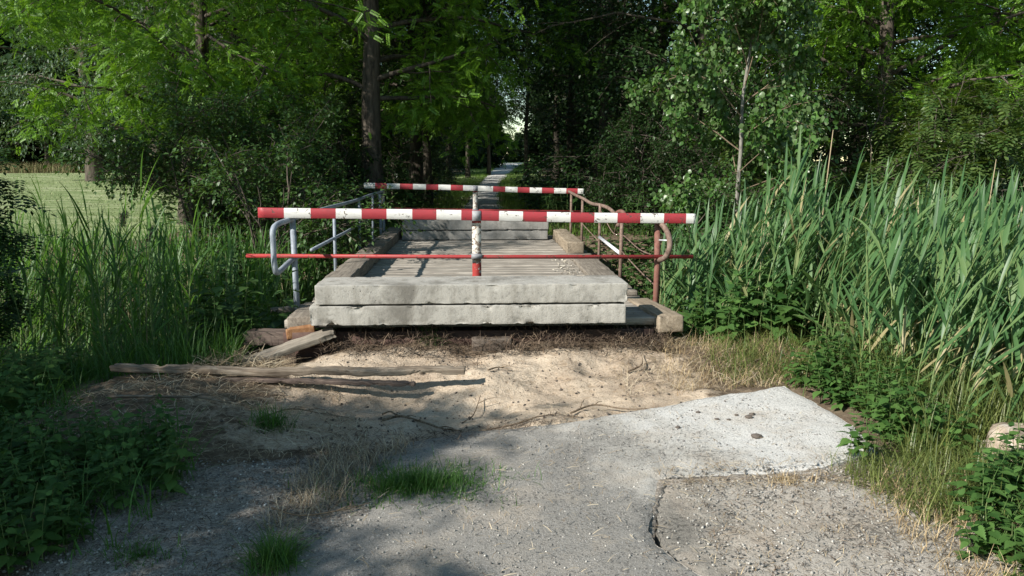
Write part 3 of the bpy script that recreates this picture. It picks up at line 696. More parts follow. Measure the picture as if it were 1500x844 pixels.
# ------------------------------------------------------------------ fallen pole, twigs, stones, rock
def pole(name, label, ctrl, r0, r1, mat, cat='stick', seed=1, sides=10, group=None, amp=.004):
    o = Vector(ctrl[0]); pts = smooth_path([Vector(c)-o for c in ctrl], 8); rs = random.Random(seed); n = len(pts)
    rad = [(r0+(r1-r0)*i/(n-1))*(1+rs.uniform(-.1, .1)) for i in range(n)]; rad[0] *= .75; rad[-1] *= .5
    mb = MB(); tube(mb, pts, rad, sides)
    if sides > 6:
        V = np.concatenate(mb.V); rs2 = np.random.RandomState(seed); V[:, 2] = V[:, 2]*1.0; V += rs2.normal(size=V.shape)*amp*.45; mb.V = [V]
    ob = mb.obj(name, M[mat], None, sides <= 6, o); return tag(ob, label, cat, group)
def sag(v): return (v.x, v.y+.012*math.sin(v.x*2.1), v.z-.014*math.cos(v.x*1.6)+.006*math.sin(v.x*7))
a_, b_ = Vector((-2.72, 5.9, .075)), Vector((-.09, 5.66, .075)); fp = rough_box('fallen_plank', ((b_-a_).length, .085, .042), M['log'], None, (a_+b_)/2, (0, 0, 0), .02, .007, .007, 9, .03, 77, sag)
fp.rotation_euler = (.12, 0, math.atan2(b_.y-a_.y, b_.x-a_.x)); tag(fp, 'long weathered split plank lying across the sandy washout', 'plank')
a_, b_ = Vector((-1.95, 5.80, .0)), Vector((-.45, 5.60, .01)); fp = rough_box('rotten_plank', ((b_-a_).length, .06, .03), M['rotx'], None, (a_+b_)/2, (0, 0, 0), .02, .006, .009, 9, .03, 78)
fp.rotation_euler = (0, 0, math.atan2(b_.y-a_.y, b_.x-a_.x)); tag(fp, 'dark thin rotten plank half buried in sand below the long plank', 'plank')
def twig(label, ctrl, r, seed, branches=2, mat='twig', group=None):
    rs = random.Random(seed); ctrl = [(a, b, max(Hs(a, b), 0 if in_poly(np.array([a]), np.array([b]), SLAB)[0] else -9)+r*.9+c) for a, b, c in ctrl]; o = Vector(ctrl[0]); mb = MB(); pts = smooth_path([Vector(c)-o for c in ctrl], 5)
    tube(mb, pts, np.linspace(r, r*.4, len(pts)), 6)
    for k in range(branches):
        i = rs.randint(2, len(pts)-3); d = (pts[i+1]-pts[i]).normalized(); d = (d+Vector((rs.uniform(-.9, .9), rs.uniform(-.9, .9), rs.uniform(0, .35)))).normalized(); L = rs.uniform(.06, .16)
        tube(mb, [pts[i], pts[i]+d*L*.5+Vector((0, 0, .01)), pts[i]+d*L], [r*.6, r*.45, r*.2], 5)
    return tag(mb.obj('twig', M[mat], None, True, o), label, 'twig', group or 'twigs lying on the sand')
twig('dark forked twig on the sand below the fallen pole', [(-.62, 4.97, .02), (-.5, 5.0, .03), (-.36, 4.9, .01), (-.22, 4.74, .02), (-.1, 4.66, .01)], .009, 1, 5)
twig('thin twig standing out of the sand right of the fallen pole', [(-.1, 5.05, 0), (-.03, 5.25, .02), (.02, 5.5, .03)], .006, 2, 1)
twig('long pale root strand along the asphalt edge in mid sand', [(.0, 4.72, .01), (.25, 4.76, .02), (.42, 4.82, .01), (.62, 4.85, .0)], .006, 3, 2)
twig('pale curved root on the sand near the right asphalt edge', [(.6, 4.95, .01), (.78, 5.1, .03), (1.0, 5.05, .02), (1.28, 5.06, .01)], .007, 4, 2)
twig('short dark twig on the sand under the bridge end', [(.08, 5.9, .01), (.16, 6.0, .02), (.25, 5.97, .01)], .007, 5, 1)
twig('small dark stub lying on the sand just past the pole tip', [(-.66, 5.35, .01), (-.6, 5.3, .03), (-.53, 5.2, .0)], .008, 6, 1)
twig('grey stick at the right side of the sand by the dry grass', [(1.15, 5.9, .01), (1.28, 6.0, .03), (1.33, 6.22, .02)], .008, 7, 2)
twig('pale branch lying in the straw at the far left of the washout', [(-2.35, 4.98, .03), (-2.05, 4.93, .05), (-1.75, 4.92, .04), (-1.55, 4.9, .03)], .011, 8, 3, 'log')
twig('brown twig lying on the gravel right of the crack', [(1.05, 3.35, .02), (1.15, 3.3, .02), (1.28, 3.38, .02)], .005, 9, 1)
twig('thin curved twig on the gravel at bottom left', [(-.95, 3.5, .02), (-.8, 3.42, .02), (-.62, 3.46, .02), (-.5, 3.52, .02)], .005, 10, 2)
twig('thin dark stem sprawling up the sandy slope at left', [(-1.35, 4.75, .02), (-1.2, 5.0, .04), (-1.0, 5.12, .03), (-.85, 5.05, .02)], .006, 12, 3)

ROCKM = bpy.data.materials.new('x'); bpy.data.materials.remove(ROCKM)
def stone_mesh(name, seed, mat, sx, sy, sz, sub=2, amp=.25):
    bm = bmesh.new(); bmesh.ops.create_icosphere(bm, subdivisions=sub, radius=1)
    for v in bm.verts:
        v.co *= 1+amp*mnoise.noise(v.co*1.3+Vector((seed*5.1, 0, seed)))+.08*mnoise.noise(v.co*4+Vector((seed, 3, 0))); v.co = Vector((v.co.x*sx, v.co.y*sy, v.co.z*sz))
    me = bpy.data.meshes.new(name); bm.to_mesh(me); bm.free(); me.materials.append(mat)
    if sub > 2:
        for p in me.polygons: p.use_smooth = True
    return me
m_, nt3, p3, co3 = new_mat('boulder', .85, .3)
nt3.links.new(_ramp(nt3, _noise(nt3, co3, 9, 6, .7, .5), [(.3, (.16, .12, .09)), (.5, (.36, .29, .22)), (.7, (.55, .50, .44))]), p3.inputs['Base Color'])
nt3.links.new(_bump(nt3, _noise(nt3, co3, 22, 5), .8, .01), p3.inputs['Normal']); M['boulder'] = m_
tag(link('boulder', stone_mesh('boulder', 3, m_, .20, .16, .16, 4, .35), None, (2.95, 4.02, .03)), 'pale brown boulder among the reeds at the right edge', 'boulder')
for i, (a, b, s, lb) in enumerate(((1.46, 4.62, .012, 'dark clod leftmost of the row on the white asphalt'), (1.53, 4.61, .010, 'small dark clod second in the row on the white asphalt'), (1.60, 4.68, .011, 'dark clod behind the largest ones on the white asphalt'),
        (1.66, 4.63, .019, 'broad dark clod in the middle of the white asphalt'), (1.70, 4.68, .014, 'dark clod touching the broad clod on the white asphalt'), (1.38, 4.75, .012, 'lone dark clod set apart towards the far edge of the asphalt'), (1.60, 4.32, .026, 'largest brown clod nearest the camera on the white asphalt'), (1.19, 4.5, .012, 'dark clod lying in the grey patch of the asphalt'))):
    zt = .02+.035*float(sst(.6, 2.1, a))*float(sst(3.8, 5.2, b))+.015*float(fbm(a, b, 1.2, 2, 4))
    tag(link('clod', stone_mesh('clod', i+2, M['clod'], s*1.3, s, s*.6, 2, .4), None, (a, b, zt+s*.4)), lb, 'clod', 'dark clods on the asphalt')

# ------------------------------------------------------------------ trees: the kinds
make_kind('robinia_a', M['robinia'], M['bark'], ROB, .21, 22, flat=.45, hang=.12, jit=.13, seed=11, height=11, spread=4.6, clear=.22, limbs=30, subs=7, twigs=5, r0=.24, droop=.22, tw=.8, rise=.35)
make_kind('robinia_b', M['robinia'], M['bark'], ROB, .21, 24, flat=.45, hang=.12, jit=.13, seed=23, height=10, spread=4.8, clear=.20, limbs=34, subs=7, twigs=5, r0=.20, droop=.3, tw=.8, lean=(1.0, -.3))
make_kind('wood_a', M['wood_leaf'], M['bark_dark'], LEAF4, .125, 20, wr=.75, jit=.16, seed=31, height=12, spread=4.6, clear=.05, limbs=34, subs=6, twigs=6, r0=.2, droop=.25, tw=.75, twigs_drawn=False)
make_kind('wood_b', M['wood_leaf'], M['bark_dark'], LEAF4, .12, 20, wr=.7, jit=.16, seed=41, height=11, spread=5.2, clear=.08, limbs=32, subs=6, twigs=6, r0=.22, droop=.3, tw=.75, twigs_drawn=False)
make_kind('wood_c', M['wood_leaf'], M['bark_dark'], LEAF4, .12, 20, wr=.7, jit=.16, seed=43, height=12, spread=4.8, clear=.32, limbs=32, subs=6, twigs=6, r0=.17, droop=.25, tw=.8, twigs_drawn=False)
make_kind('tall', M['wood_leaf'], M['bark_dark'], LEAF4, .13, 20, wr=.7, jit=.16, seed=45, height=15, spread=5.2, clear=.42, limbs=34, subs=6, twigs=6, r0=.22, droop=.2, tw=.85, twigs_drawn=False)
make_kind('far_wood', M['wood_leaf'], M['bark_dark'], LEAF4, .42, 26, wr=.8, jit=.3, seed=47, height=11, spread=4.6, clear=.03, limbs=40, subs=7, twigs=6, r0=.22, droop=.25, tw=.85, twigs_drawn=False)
make_kind('willow', M['willow'], M['bark'], LEAF4, .16, 20, wr=.38, jit=.14, seed=51, height=11, spread=4.8, clear=.12, limbs=30, subs=6, twigs=6, r0=.28, droop=.5, tw=.9, hang=.5, twigs_drawn=False)
make_kind('shrub_a', M['shrub'], M['bark'], LEAF4, .075, 16, wr=.6, jit=.06, seed=61, height=2.6, spread=1.6, clear=.1, limbs=28, subs=6, twigs=4, r0=.05, stems=7, tw=.32, shape='up')
make_kind('shrub_b', M['shrub'], M['bark'], LEAF4, .07, 16, wr=.6, jit=.06, seed=67, height=2.0, spread=1.5, clear=.08, limbs=28, subs=6, twigs=4, r0=.05, stems=8, tw=.32, shape='up')
make_kind('elder', M['elder'], M['bark'], ASH, .26, 6, flat=.8, jit=.04, seed=71, height=2.7, spread=1.7, clear=.15, limbs=28, subs=5, twigs=4, r0=.05, stems=7, tw=.35, shape='up')
make_kind('ash', M['ash'], M['bark'], ASH, .34, 7, flat=.8, jit=.06, seed=81, height=6.5, spread=3.1, clear=.08, limbs=30, subs=6, twigs=5, r0=.1, droop=.3, tw=.6)
make_kind('poplar', M['poplar'], M['bark_pale'], LEAF7, .075, 24, wr=.85, flat=.25, hang=.5, jit=.06, seed=91, height=5.6, spread=1.55, clear=.16, limbs=36, subs=5, twigs=5, r0=.045, droop=.05, tw=.32, lean=(.05, 0), rise=.8)

# the trees in view
plant_tree('robinia_a', 'robinia_tree', 'tall robinia with a thick furrowed trunk behind the left railing', 'tree', -2.15, 17.0, .6)
plant_tree('robinia_b', 'robinia_tree', 'sunlit robinia with bright feathery foliage over the left bank', 'tree', -6.2, 17.5, 1.1, 1.0)
plant_tree('robinia_a', 'robinia_tree', 'robinia with a leaning trunk just right of the furrowed one', 'tree', -1.75, 24, 2.6, 1.0)
plant_tree('robinia_b', 'robinia_tree', 'robinia with dark layered foliage behind the right reeds', 'tree', 8.2, 15.5, 2.2, 1.0)
plant_tree('robinia_a', 'robinia_tree', 'robinia at the right edge with bright sprays against the sky', 'tree', 12.2, 17, 4.0, .95)
plant_tree('poplar', 'young_poplar', 'slim young poplar with pale bark between bridge and reeds', 'tree', 3.42, 10.4, .3, .84, 1.0, z=-.35)
plant_tree('willow', 'willow_tree', 'grey green willow at the left beyond the mown field edge', 'tree', -19, 41, .4, 1.3)
plant_tree('willow', 'willow_tree', 'nearer grey green willow hanging over the far part of the mown field', 'tree', -13.2, 34, 3.1, 1.15)
GW = 'dark trees in the wood along the path'
DARKL = 'dark leafy tree standing in the deep shade of the wood'
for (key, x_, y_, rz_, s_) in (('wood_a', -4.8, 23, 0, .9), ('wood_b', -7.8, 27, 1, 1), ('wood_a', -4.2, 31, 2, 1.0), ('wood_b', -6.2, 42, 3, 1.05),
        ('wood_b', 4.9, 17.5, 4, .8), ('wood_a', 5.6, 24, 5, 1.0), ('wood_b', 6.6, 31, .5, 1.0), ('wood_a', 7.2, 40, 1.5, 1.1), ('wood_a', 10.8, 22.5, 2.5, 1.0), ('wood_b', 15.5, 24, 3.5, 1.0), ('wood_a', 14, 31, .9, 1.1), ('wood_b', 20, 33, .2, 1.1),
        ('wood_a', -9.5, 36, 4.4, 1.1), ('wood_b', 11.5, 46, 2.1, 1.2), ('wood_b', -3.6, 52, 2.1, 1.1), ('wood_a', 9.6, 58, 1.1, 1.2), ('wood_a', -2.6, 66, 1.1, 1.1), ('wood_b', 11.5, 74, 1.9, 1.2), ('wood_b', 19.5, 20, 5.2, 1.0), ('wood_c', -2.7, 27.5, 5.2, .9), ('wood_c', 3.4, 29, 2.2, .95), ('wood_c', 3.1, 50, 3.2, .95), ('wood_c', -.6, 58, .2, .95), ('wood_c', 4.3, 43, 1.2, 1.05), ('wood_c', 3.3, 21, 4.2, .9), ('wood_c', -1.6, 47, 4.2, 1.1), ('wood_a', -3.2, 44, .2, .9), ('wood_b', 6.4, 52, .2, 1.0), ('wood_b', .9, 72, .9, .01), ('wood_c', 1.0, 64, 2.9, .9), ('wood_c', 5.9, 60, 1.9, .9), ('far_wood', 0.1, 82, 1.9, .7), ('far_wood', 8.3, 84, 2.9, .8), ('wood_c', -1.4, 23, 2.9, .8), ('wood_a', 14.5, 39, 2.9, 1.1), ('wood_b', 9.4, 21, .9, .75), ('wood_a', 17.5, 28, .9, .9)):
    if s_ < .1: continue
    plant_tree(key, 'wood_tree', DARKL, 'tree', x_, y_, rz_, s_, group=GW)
GF = 'trees in the row behind the mown field'
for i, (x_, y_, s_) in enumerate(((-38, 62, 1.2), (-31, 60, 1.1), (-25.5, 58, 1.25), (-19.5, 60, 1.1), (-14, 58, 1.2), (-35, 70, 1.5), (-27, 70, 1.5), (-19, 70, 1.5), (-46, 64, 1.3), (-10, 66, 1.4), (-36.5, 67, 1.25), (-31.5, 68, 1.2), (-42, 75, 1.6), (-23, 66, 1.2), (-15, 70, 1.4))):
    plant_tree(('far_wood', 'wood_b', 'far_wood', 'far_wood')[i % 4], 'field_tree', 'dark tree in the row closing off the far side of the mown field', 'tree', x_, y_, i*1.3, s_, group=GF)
mb = MB(); tube(mb, [(0, 0, 0), (.1, 0, 2), (-.1, 0, 4.2), (.2, 0, 6)], [.34, .28, .26, .2], 10)
tag(mb.obj('bare_tree', M['bark_pale'], None, True, (-25.3, 55.5, Hs(-25.3, 55.5))), 'pale bare trunk standing in front of the field tree row', 'tree trunk')
GD = 'far trees beyond the end of the path'
for i, (x_, y_, s_) in enumerate(((-6, 140, 1.0), (-1.5, 150, .8), (2.5, 160, .52), (6, 162, .46), (9, 165, .48), (12.5, 160, .6), (16.5, 150, 1.0), (26, 140, 1.2), (-14, 140, 1.3), (34, 130, 1.3), (-5.5, 84, 1.0), (13.5, 92, 1.1), (-8, 100, 1.2), (20, 100, 1.3))):
    plant_tree('far_wood', 'distant_tree', 'far dark tree at the open end of the path', 'tree', x_, y_, i*1.7, s_, group=GD)
# trees outside the frame to the left that shade the foreground
GO = 'trees left of the path beside the viewer'
plant_tree('ash', 'ash_tree', 'ash with long dark leaflets hanging in at the left edge', 'tree', -5.1, 6.6, .3, .55, .42, z=-.2)
plant_tree('ash', 'ash_tree', 'ash beside the path left of the viewer', 'tree', -6.8, 0.6, 2.3, .74, group=GO)
plant_tree('tall', 'wood_tree', 'unseen tall tree added left of the ditch to shade the wood', 'tree', -10.5, 9.6, 1.3, .78, .95)  # added out of view, its high crown shades the right-hand wood
plant_tree('ash', 'ash_tree', 'ash beside the path left of the viewer', 'tree', -9.6, 2.4, 4.3, .8, group=GO)
plant_tree('ash', 'ash_tree', 'ash beside the path left of the viewer', 'tree', -7.2, -2.6, 5.3, .6, group=GO)

# bushes
def bush(key, label, x_, y_, rz_, s_, z=None, group='bushes along the ditch', leaf=None):
    plant_tree(key, 'bush', label, 'bush', x_, y_, rz_, s_, group=group, z=z, parts=('stems', 'foliage'), leaf=leaf)
bush('shrub_a', 'pale leaved bush just left of the far barrier', -3.1, 13.6, 0, .85)
bush('shrub_b', 'loose green bush between field and left railing', -4.6, 13.4, 1, 1.1)
bush('shrub_a', 'tall loose bush with pale leaves over the left reeds', -4.7, 15.8, 2, 1.1)
bush('shrub_b', 'leafy bush beside the left railing over the ditch', -2.75, 11.0, 4, 1.0, -.5)
bush('elder', 'yellow green elder bush behind the right reeds', 5.9, 10.6, 0, .92, -.2)
bush('elder', 'elder bush at the right edge with dry flower heads', 8.0, 11.2, 2, .85, -.1)
bush('elder', 'small elder between young poplar and right reeds', 4.8, 12.5, 3, .7, -.1)
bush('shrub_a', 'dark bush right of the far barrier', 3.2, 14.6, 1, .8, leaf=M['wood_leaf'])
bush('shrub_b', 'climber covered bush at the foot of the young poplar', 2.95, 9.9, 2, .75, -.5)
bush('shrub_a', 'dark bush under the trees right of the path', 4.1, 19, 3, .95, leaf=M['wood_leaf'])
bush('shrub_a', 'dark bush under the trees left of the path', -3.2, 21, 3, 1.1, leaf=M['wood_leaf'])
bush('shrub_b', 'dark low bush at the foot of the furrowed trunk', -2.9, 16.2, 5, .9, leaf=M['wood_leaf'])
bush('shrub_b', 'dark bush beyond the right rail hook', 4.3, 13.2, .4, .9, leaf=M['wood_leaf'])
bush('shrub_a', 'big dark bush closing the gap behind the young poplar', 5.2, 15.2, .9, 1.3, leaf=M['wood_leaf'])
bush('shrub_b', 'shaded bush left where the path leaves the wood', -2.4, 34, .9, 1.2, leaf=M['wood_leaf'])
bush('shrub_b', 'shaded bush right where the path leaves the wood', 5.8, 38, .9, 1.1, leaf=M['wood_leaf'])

# ------------------------------------------------------------------ reeds
def blade(mb, base, az, up, L, wd_, bend, seg=6, mi=0, twist=0, rs=None):
    el = up; p = np.array(base, float); h = np.array([math.cos(az), math.sin(az), 0]); V = []
    side = np.array([-h[1], h[0], 0]); tw = twist
    for i in range(seg+1):
        t = i/seg; wv = wd_*(min(1, .35+t*4) if t < .25 else (1-((t-.25)/.75)**1.6))*.5
        s = side*math.cos(tw)+np.array([0, 0, 1])*math.sin(tw); fold = np.array([0, 0, wv*.35])
        V += [p-s*wv+fold*0, p+np.array([0, 0, -wv*.3]), p+s*wv]
        e = el-bend*t*t*1.4; p = p+(h*math.cos(e)+np.array([0, 0, 1])*math.sin(e))*L/seg
    k = np.arange(seg)*3
    mb.add(V, np.concatenate([np.stack([k, k+1, k+4, k+3], 1), np.stack([k+1, k+2, k+5, k+4], 1)]), mi)
def reed_arrays(seed, height, wind=.0, nleaf=10, ll=.48, lw=.027, lean=.12, spr=.75, slant=0):
    rs = np.random.RandomState(seed); st = MB(); lf = MB(); laz = wind+rs.normal()*.5; pts = []
    for i in range(7):
        t = i/6; pts.append((math.cos(laz)*lean*height*t*t, math.sin(laz)*lean*height*t*t, height*t*.86))
    tube(st, pts, np.linspace(.006, .0025, 7), 5, cap=False)
    for k in range(nleaf):
        t = .16+.82*(k+rs.uniform(-.2, .2))/nleaf; b = [np.interp(t, np.linspace(0, 1, 7), [p[c] for p in pts]) for c in range(3)]
        az = wind+rs.normal()*spr+(math.pi if rs.uniform() < .2 else 0)
        blade(lf, b, az, R(rs.uniform(52-slant, 80-slant)) if t > .5 else R(rs.uniform(35, 65)), ll*rs.uniform(.7, 1.15)*(1.1-.25*abs(t-.6)), lw*rs.uniform(.75, 1.25), rs.uniform(.05, 1.15-slant*.03), 7, twist=rs.uniform(-.6, .6))
    b = pts[-1]
    blade(lf, b, wind+rs.normal()*.5, R(82), ll*.75, lw*.7, .25, 6)
    return st, lf
REED = []; REED_D = []
for i in range(9): REED.append(reed_arrays(100+i, 1.55+.05*(i % 4), wind=R(10), nleaf=12, ll=.52, lw=.036, lean=.2, spr=.6, slant=9))
for i in range(6): REED_D.append(reed_arrays(200+i, 1.45+.06*(i % 3), wind=R(60), nleaf=10, ll=.40, lw=.022, lean=.05))
def sample(poly, n, mind, seed, tries=60):
    rs = np.random.RandomState(seed); P = np.array(poly); lo, hi = P.min(0), P.max(0); out = []
    c = rs.uniform(lo, hi, (n*tries, 2)); c = c[in_poly(c[:, 0], c[:, 1], poly)]
    for p in c:
        if len(out) >= n: break
        if not out or np.min(np.hypot(*(np.array(out)-p).T)) > mind: out.append(p)
    return np.array(out)
def scatter_things(name, protos, label, cat, group, pts, seed, smin=.85, smax=1.15, rspread=.5, parts=('stem', 'leaves'), mats=None, hfun=None, tilt=.06):
    rs = np.random.RandomState(seed); roots = []
    for i, p in enumerate(pts):
        k = i % len(protos); s = rs.uniform(smin, smax)*(hfun(*p) if hfun else 1)
        if k >= len(roots):
            t = thing(name, label, cat, (0, 0, 0), 0, group); link(parts[0], protos[k][0], t); link(parts[1], protos[k][1], t); roots.append(t)
        else: t = copy_tree(roots[k])
        t.location = (p[0], p[1], Hs(*p)-.02); t.scale = (s, s, s); t.rotation_euler = (rs.normal()*tilt, rs.normal()*tilt, rs.normal()*rspread)
def scatter_mass(name, protos, label, cat, pts, seed, mats, smin=.8, smax=1.1, rspread=.5, hfun=None):
    rs = np.random.RandomState(seed); mb = MB()
    for i, p in enumerate(pts):
        st, lf = protos[i % len(protos)]; s = rs.uniform(smin, smax)*(hfun(*p) if hfun else 1); a = rs.normal()*rspread; c, sn = math.cos(a)*s, math.sin(a)*s
        Rm = np.array([[c, -sn, 0], [sn, c, 0], [0, 0, s]]); off = np.array([p[0], p[1], Hs(*p)-.02])
        for src, mi in ((st, 0), (lf, 1)):
            mb.add(np.concatenate(src.V) @ Rm.T+off, list(src.F), mi)
    return tag(mb.obj(name, mats), label, cat, kind='stuff')
RM = [(a.mesh('reed_stem', M['reed_stem'], True), b.mesh('reed_leaves', M['reed'])) for a, b in REED]
RMD = [(a.mesh('reed_stem', M['reed_stem'], True), b.mesh('reed_leaves', M['reed_dark'])) for a, b in REED_D]
poly_r1 = [(2.75, 4.3), (2.5, 4.9), (2.75, 5.6), (2.75, 6.3), (3.2, 6.9), (6.0, 7.2), (5.0, 5.2), (3.6, 4.0)]
poly_r2 = [(2.6, 6.6), (2.65, 8.2), (3.4, 9.6), (8.6, 10.4), (6.6, 6.9), (4.9, 5.2)]
def hr(x_, y_): return .80+.24*float(sst(2.8, 4.8, x_))+.06*float(fbm(x_, y_, 1.1, 2, 3))
scatter_things('reed', RM, 'tall grey green reed in the sunlit bed right of the path', 'reed', 'reeds right of the path', sample(poly_r1, 210, .085, 5), 6, .88, 1.1, .45, hfun=hr)
scatter_mass('reed_bed', REED, 'dense sunlit reeds filling the ditch right of the bridge', 'reeds', sample(poly_r2, 520, .09, 8), 9, [M['reed_stem'], M['reed']], .9, 1.12, .5, hfun=lambda a, b: .95+.15*float(sst(4, 7, a)))
scatter_mass('reed_bed', REED, 'shorter reeds crowding the rusty railing at its right side', 'reeds', sample([(2.05, 7.3), (2.0, 8.8), (3.0, 9.0), (3.0, 6.5), (2.6, 6.6)], 110, .09, 28), 29, [M['reed_stem'], M['reed']], .6, .9, .5, hfun=lambda a, b: 1.0+.45*float(sst(7.2, 8.2, b)))
poly_l1 = [(-2.5, 6.6), (-2.2, 8.2), (-3.0, 9.2), (-6.0, 9.6), (-5.2, 7.2), (-3.8, 6.2)]
poly_l2 = [(-2.2, 8.2), (-2.2, 12), (-7.5, 13.0), (-7.8, 9.6), (-4, 9.3)]
scatter_things('reed', RMD, 'fresh green reed in the shaded bed left of the bridge', 'reed', 'reeds left of the bridge', sample(poly_l1, 88, .13, 15), 16, .85, 1.1, 2.0, hfun=lambda a, b: 1.05)
scatter_mass('reed_bed', REED_D, 'dense reeds in the ditch left of the bridge in front of the field', 'reeds', sample(poly_l2, 560, .10, 18), 19, [M['reed_stem'], M['reed_dark']], .85, 1.15, 2.0, hfun=lambda a, b: 1.02)
# dead reed canes
GC = 'dead reed canes standing above the reeds'
for i, (a, b, h_, lb) in enumerate(((4.55, 7.0, 1.95, 'tall bleached dead reed cane standing above the right reeds'), (4.85, 7.0, 1.75, 'shorter bleached cane right of the tallest cane'), (3.05, 7.0, 1.95, 'thin grey cane left in the right reeds with a spiky tip'), (-3.6, 8.0, 1.75, 'pale dead cane leaning in the left reeds'), (-3.35, 8.0, 1.6, 'second pale dead cane in the left reeds nearer the bridge'))):
    z0 = Hs(a, b); cane = pole('dead_cane', lb, [(a, b, z0), (a+.03, b, z0+h_*.5), (a+.09, b, z0+h_)], .007, .004, 'straw', 'cane', i, 5, GC)
    if i in (1, 3, 4):
        rs = np.random.RandomState(i); mb = MB(); n = 160; u = rs.uniform(0, 1, n); P = np.column_stack([.09+.05*u+rs.normal(size=n)*.012, rs.normal(size=n)*.012, h_-.02+.02+.2*u*(1-.3*u)-.05])
        D = np.column_stack([.8+rs.normal(size=n)*.5, rs.normal(size=n)*.5, .5+rs.normal(size=n)*.5]); inst(mb, LEAF4[0], LEAF4[1], P, D, rnd_unit(rs, n), rs.uniform(.03, .07, n), rs.uniform(.006, .012, n)); mb.obj('seed_head', M['straw'], cane)

# ------------------------------------------------------------------ nettles
def nettle_arrays(seed, height, ls=.085, nodes=9):
    rs = np.random.RandomState(seed); st = MB(); lf = MB(); la = rs.uniform(0, 6.28); ln_ = rs.uniform(.05, .22)
    pts = [(math.cos(la)*ln_*height*(i/5)**2, math.sin(la)*ln_*height*(i/5)**2, height*i/5) for i in range(6)]
    tube(st, pts, np.linspace(.0045, .002, 6), 5, cap=False); P = []; D = []; N = []; S = []
    for k in range(nodes):
        t = .25+.75*k/(nodes-1); b = np.array([np.interp(t, np.linspace(0, 1, 6), [p[c] for p in pts]) for c in range(3)])
        a0 = k*math.pi/2+rs.normal()*.25; sz = ls*(1.12-.75*max(0, t-.55)/.45*.75)*(.8+.4*min(1, t*2)*.5)*rs.uniform(.85, 1.15)
        for s in (0, math.pi):
            a = a0+s+rs.normal()*.15; e = R(rs.uniform(-15, 25)) if t < .9 else R(rs.uniform(20, 50)); h = np.array([math.cos(a)*math.cos(e), math.sin(a)*math.cos(e), math.sin(e)])
            P.append(b+h*.018); D.append(h); N.append(np.array([-math.cos(a)*math.sin(e), -math.sin(a)*math.sin(e), math.cos(e)])+rs.normal(size=3)*.15); S.append(sz)
    inst(lf, NET[0], NET[1], np.array(P), np.array(D), np.array(N), np.array(S), np.array(S)*.78); return st, lf
NETA = [nettle_arrays(300+i, .5+.07*(i % 4), .1, 8+i % 3) for i in range(7)]
def nettle_plant(seed, stems):
    rs = np.random.RandomState(seed); st, lf = MB(), MB()
    for k in range(stems):
        a, b = nettle_arrays(seed*10+k, rs.uniform(.36, .62), rs.uniform(.085, .12), 8); o = np.array([rs.normal()*.07, rs.normal()*.07, 0]) if k else np.zeros(3)
        st.add(np.concatenate(a.V)+o, list(a.F)); lf.add(np.concatenate(b.V)+o, list(b.F))
    return st, lf
NETP = [nettle_plant(40+i, 3+i % 3) for i in range(6)]
M['nstem'] = island_mat('nettle_stem', [(0, (.06, .12, .03)), (1, (.12, .16, .06))])
NM = [(a.mesh('nettle_stem', M['nstem'], True), b.mesh('nettle_leaves', M['nettle'])) for a, b in NETP]
def nettles(label, group, poly, n, mind, seed, smin=.7, smax=1.1):
    scatter_things('nettle', NM, label, 'nettle', group, sample(poly, n, mind, seed), seed+1, smin, smax, 3.0, tilt=.1)
nettles('shaded nettle in the dark clump at bottom left of the asphalt', 'nettles bottom left', [(-1.62, 4.15), (-1.5, 3.8), (-1.62, 3.3), (-1.85, 2.7), (-2.6, 2.7), (-3.0, 4.3), (-2.2, 4.35)], 80, .10, 21, .38, .72)
nettles('nettle on the left bank behind the straw heap', 'nettles on the left bank', [(-2.75, 4.6), (-2.95, 5.5), (-3.3, 6.3), (-4.6, 6.5), (-4.2, 5.0), (-3.0, 4.3)], 56, .15, 22, .5, .9)
nettles('bright nettle in the clump at bottom right', 'nettles bottom right', [(2.05, 2.4), (2.05, 3.0), (2.3, 3.4), (2.7, 3.7), (3.2, 3.6), (2.9, 2.4)], 48, .10, 23, .42, .74)
nettles('sunlit nettle right beside the white asphalt corner', 'nettles by the asphalt corner', [(2.35, 4.2), (2.38, 4.7), (2.3, 5.4), (2.65, 5.6), (2.75, 4.7), (2.6, 4.1)], 34, .11, 24, .45, .8)
nettles('nettle beside the rusty right railing', 'nettles right of the bridge', [(1.95, 6.9), (1.95, 9.2), (3.2, 9.6), (3.3, 7.4), (2.8, 6.7)], 50, .18, 25, .95, 1.5)
t = thing('nettle', 'small dark nettle standing alone at the lower asphalt corner', 'nettle', (2.02, 3.98, .02), 1.0); t.scale = (.6, .6, .55); link('stem', NM[1][0], t); link('leaves', NM[1][1], t)

# a few coarse grass blades growing up between the nettles come with the grass below
# broad mass of low weeds on the banks
def weed_mass(name, label, poly, n, seed, smin, smax, mat, mats=None, mind=.08, hf=None):
    scatter_mass(name, NETA, label, 'undergrowth', sample(poly, n, mind, seed), seed+1, [M['nstem'], mat], smin, smax, 3.0, hfun=hf)
weed_mass('undergrowth', 'low leafy weeds covering the right ditch bank beside the bridge', [(1.85, 8.6), (1.8, 13.6), (5.2, 14.0), (4.4, 9.6), (3.2, 8.2)], 330, 41, .8, 1.5, M['shrub'], mind=.1)
weed_mass('undergrowth', 'low leafy weeds covering the left ditch bank beside the bridge', [(-1.8, 7.3), (-1.85, 13.4), (-3.6, 13.6), (-3.2, 9), (-2.6, 7.0), (-2.1, 6.7)], 380, 43, .8, 1.45, M['shrub'], mind=.09)
weed_mass('undergrowth', 'dark leafy weeds under the trees at the left of the far bank', [(-1.4, 14.6), (-1.2, 22), (-.9, 36), (-6, 36), (-6.2, 15)], 520, 45, 1.0, 2.0, M['wood_leaf'], mind=.12)
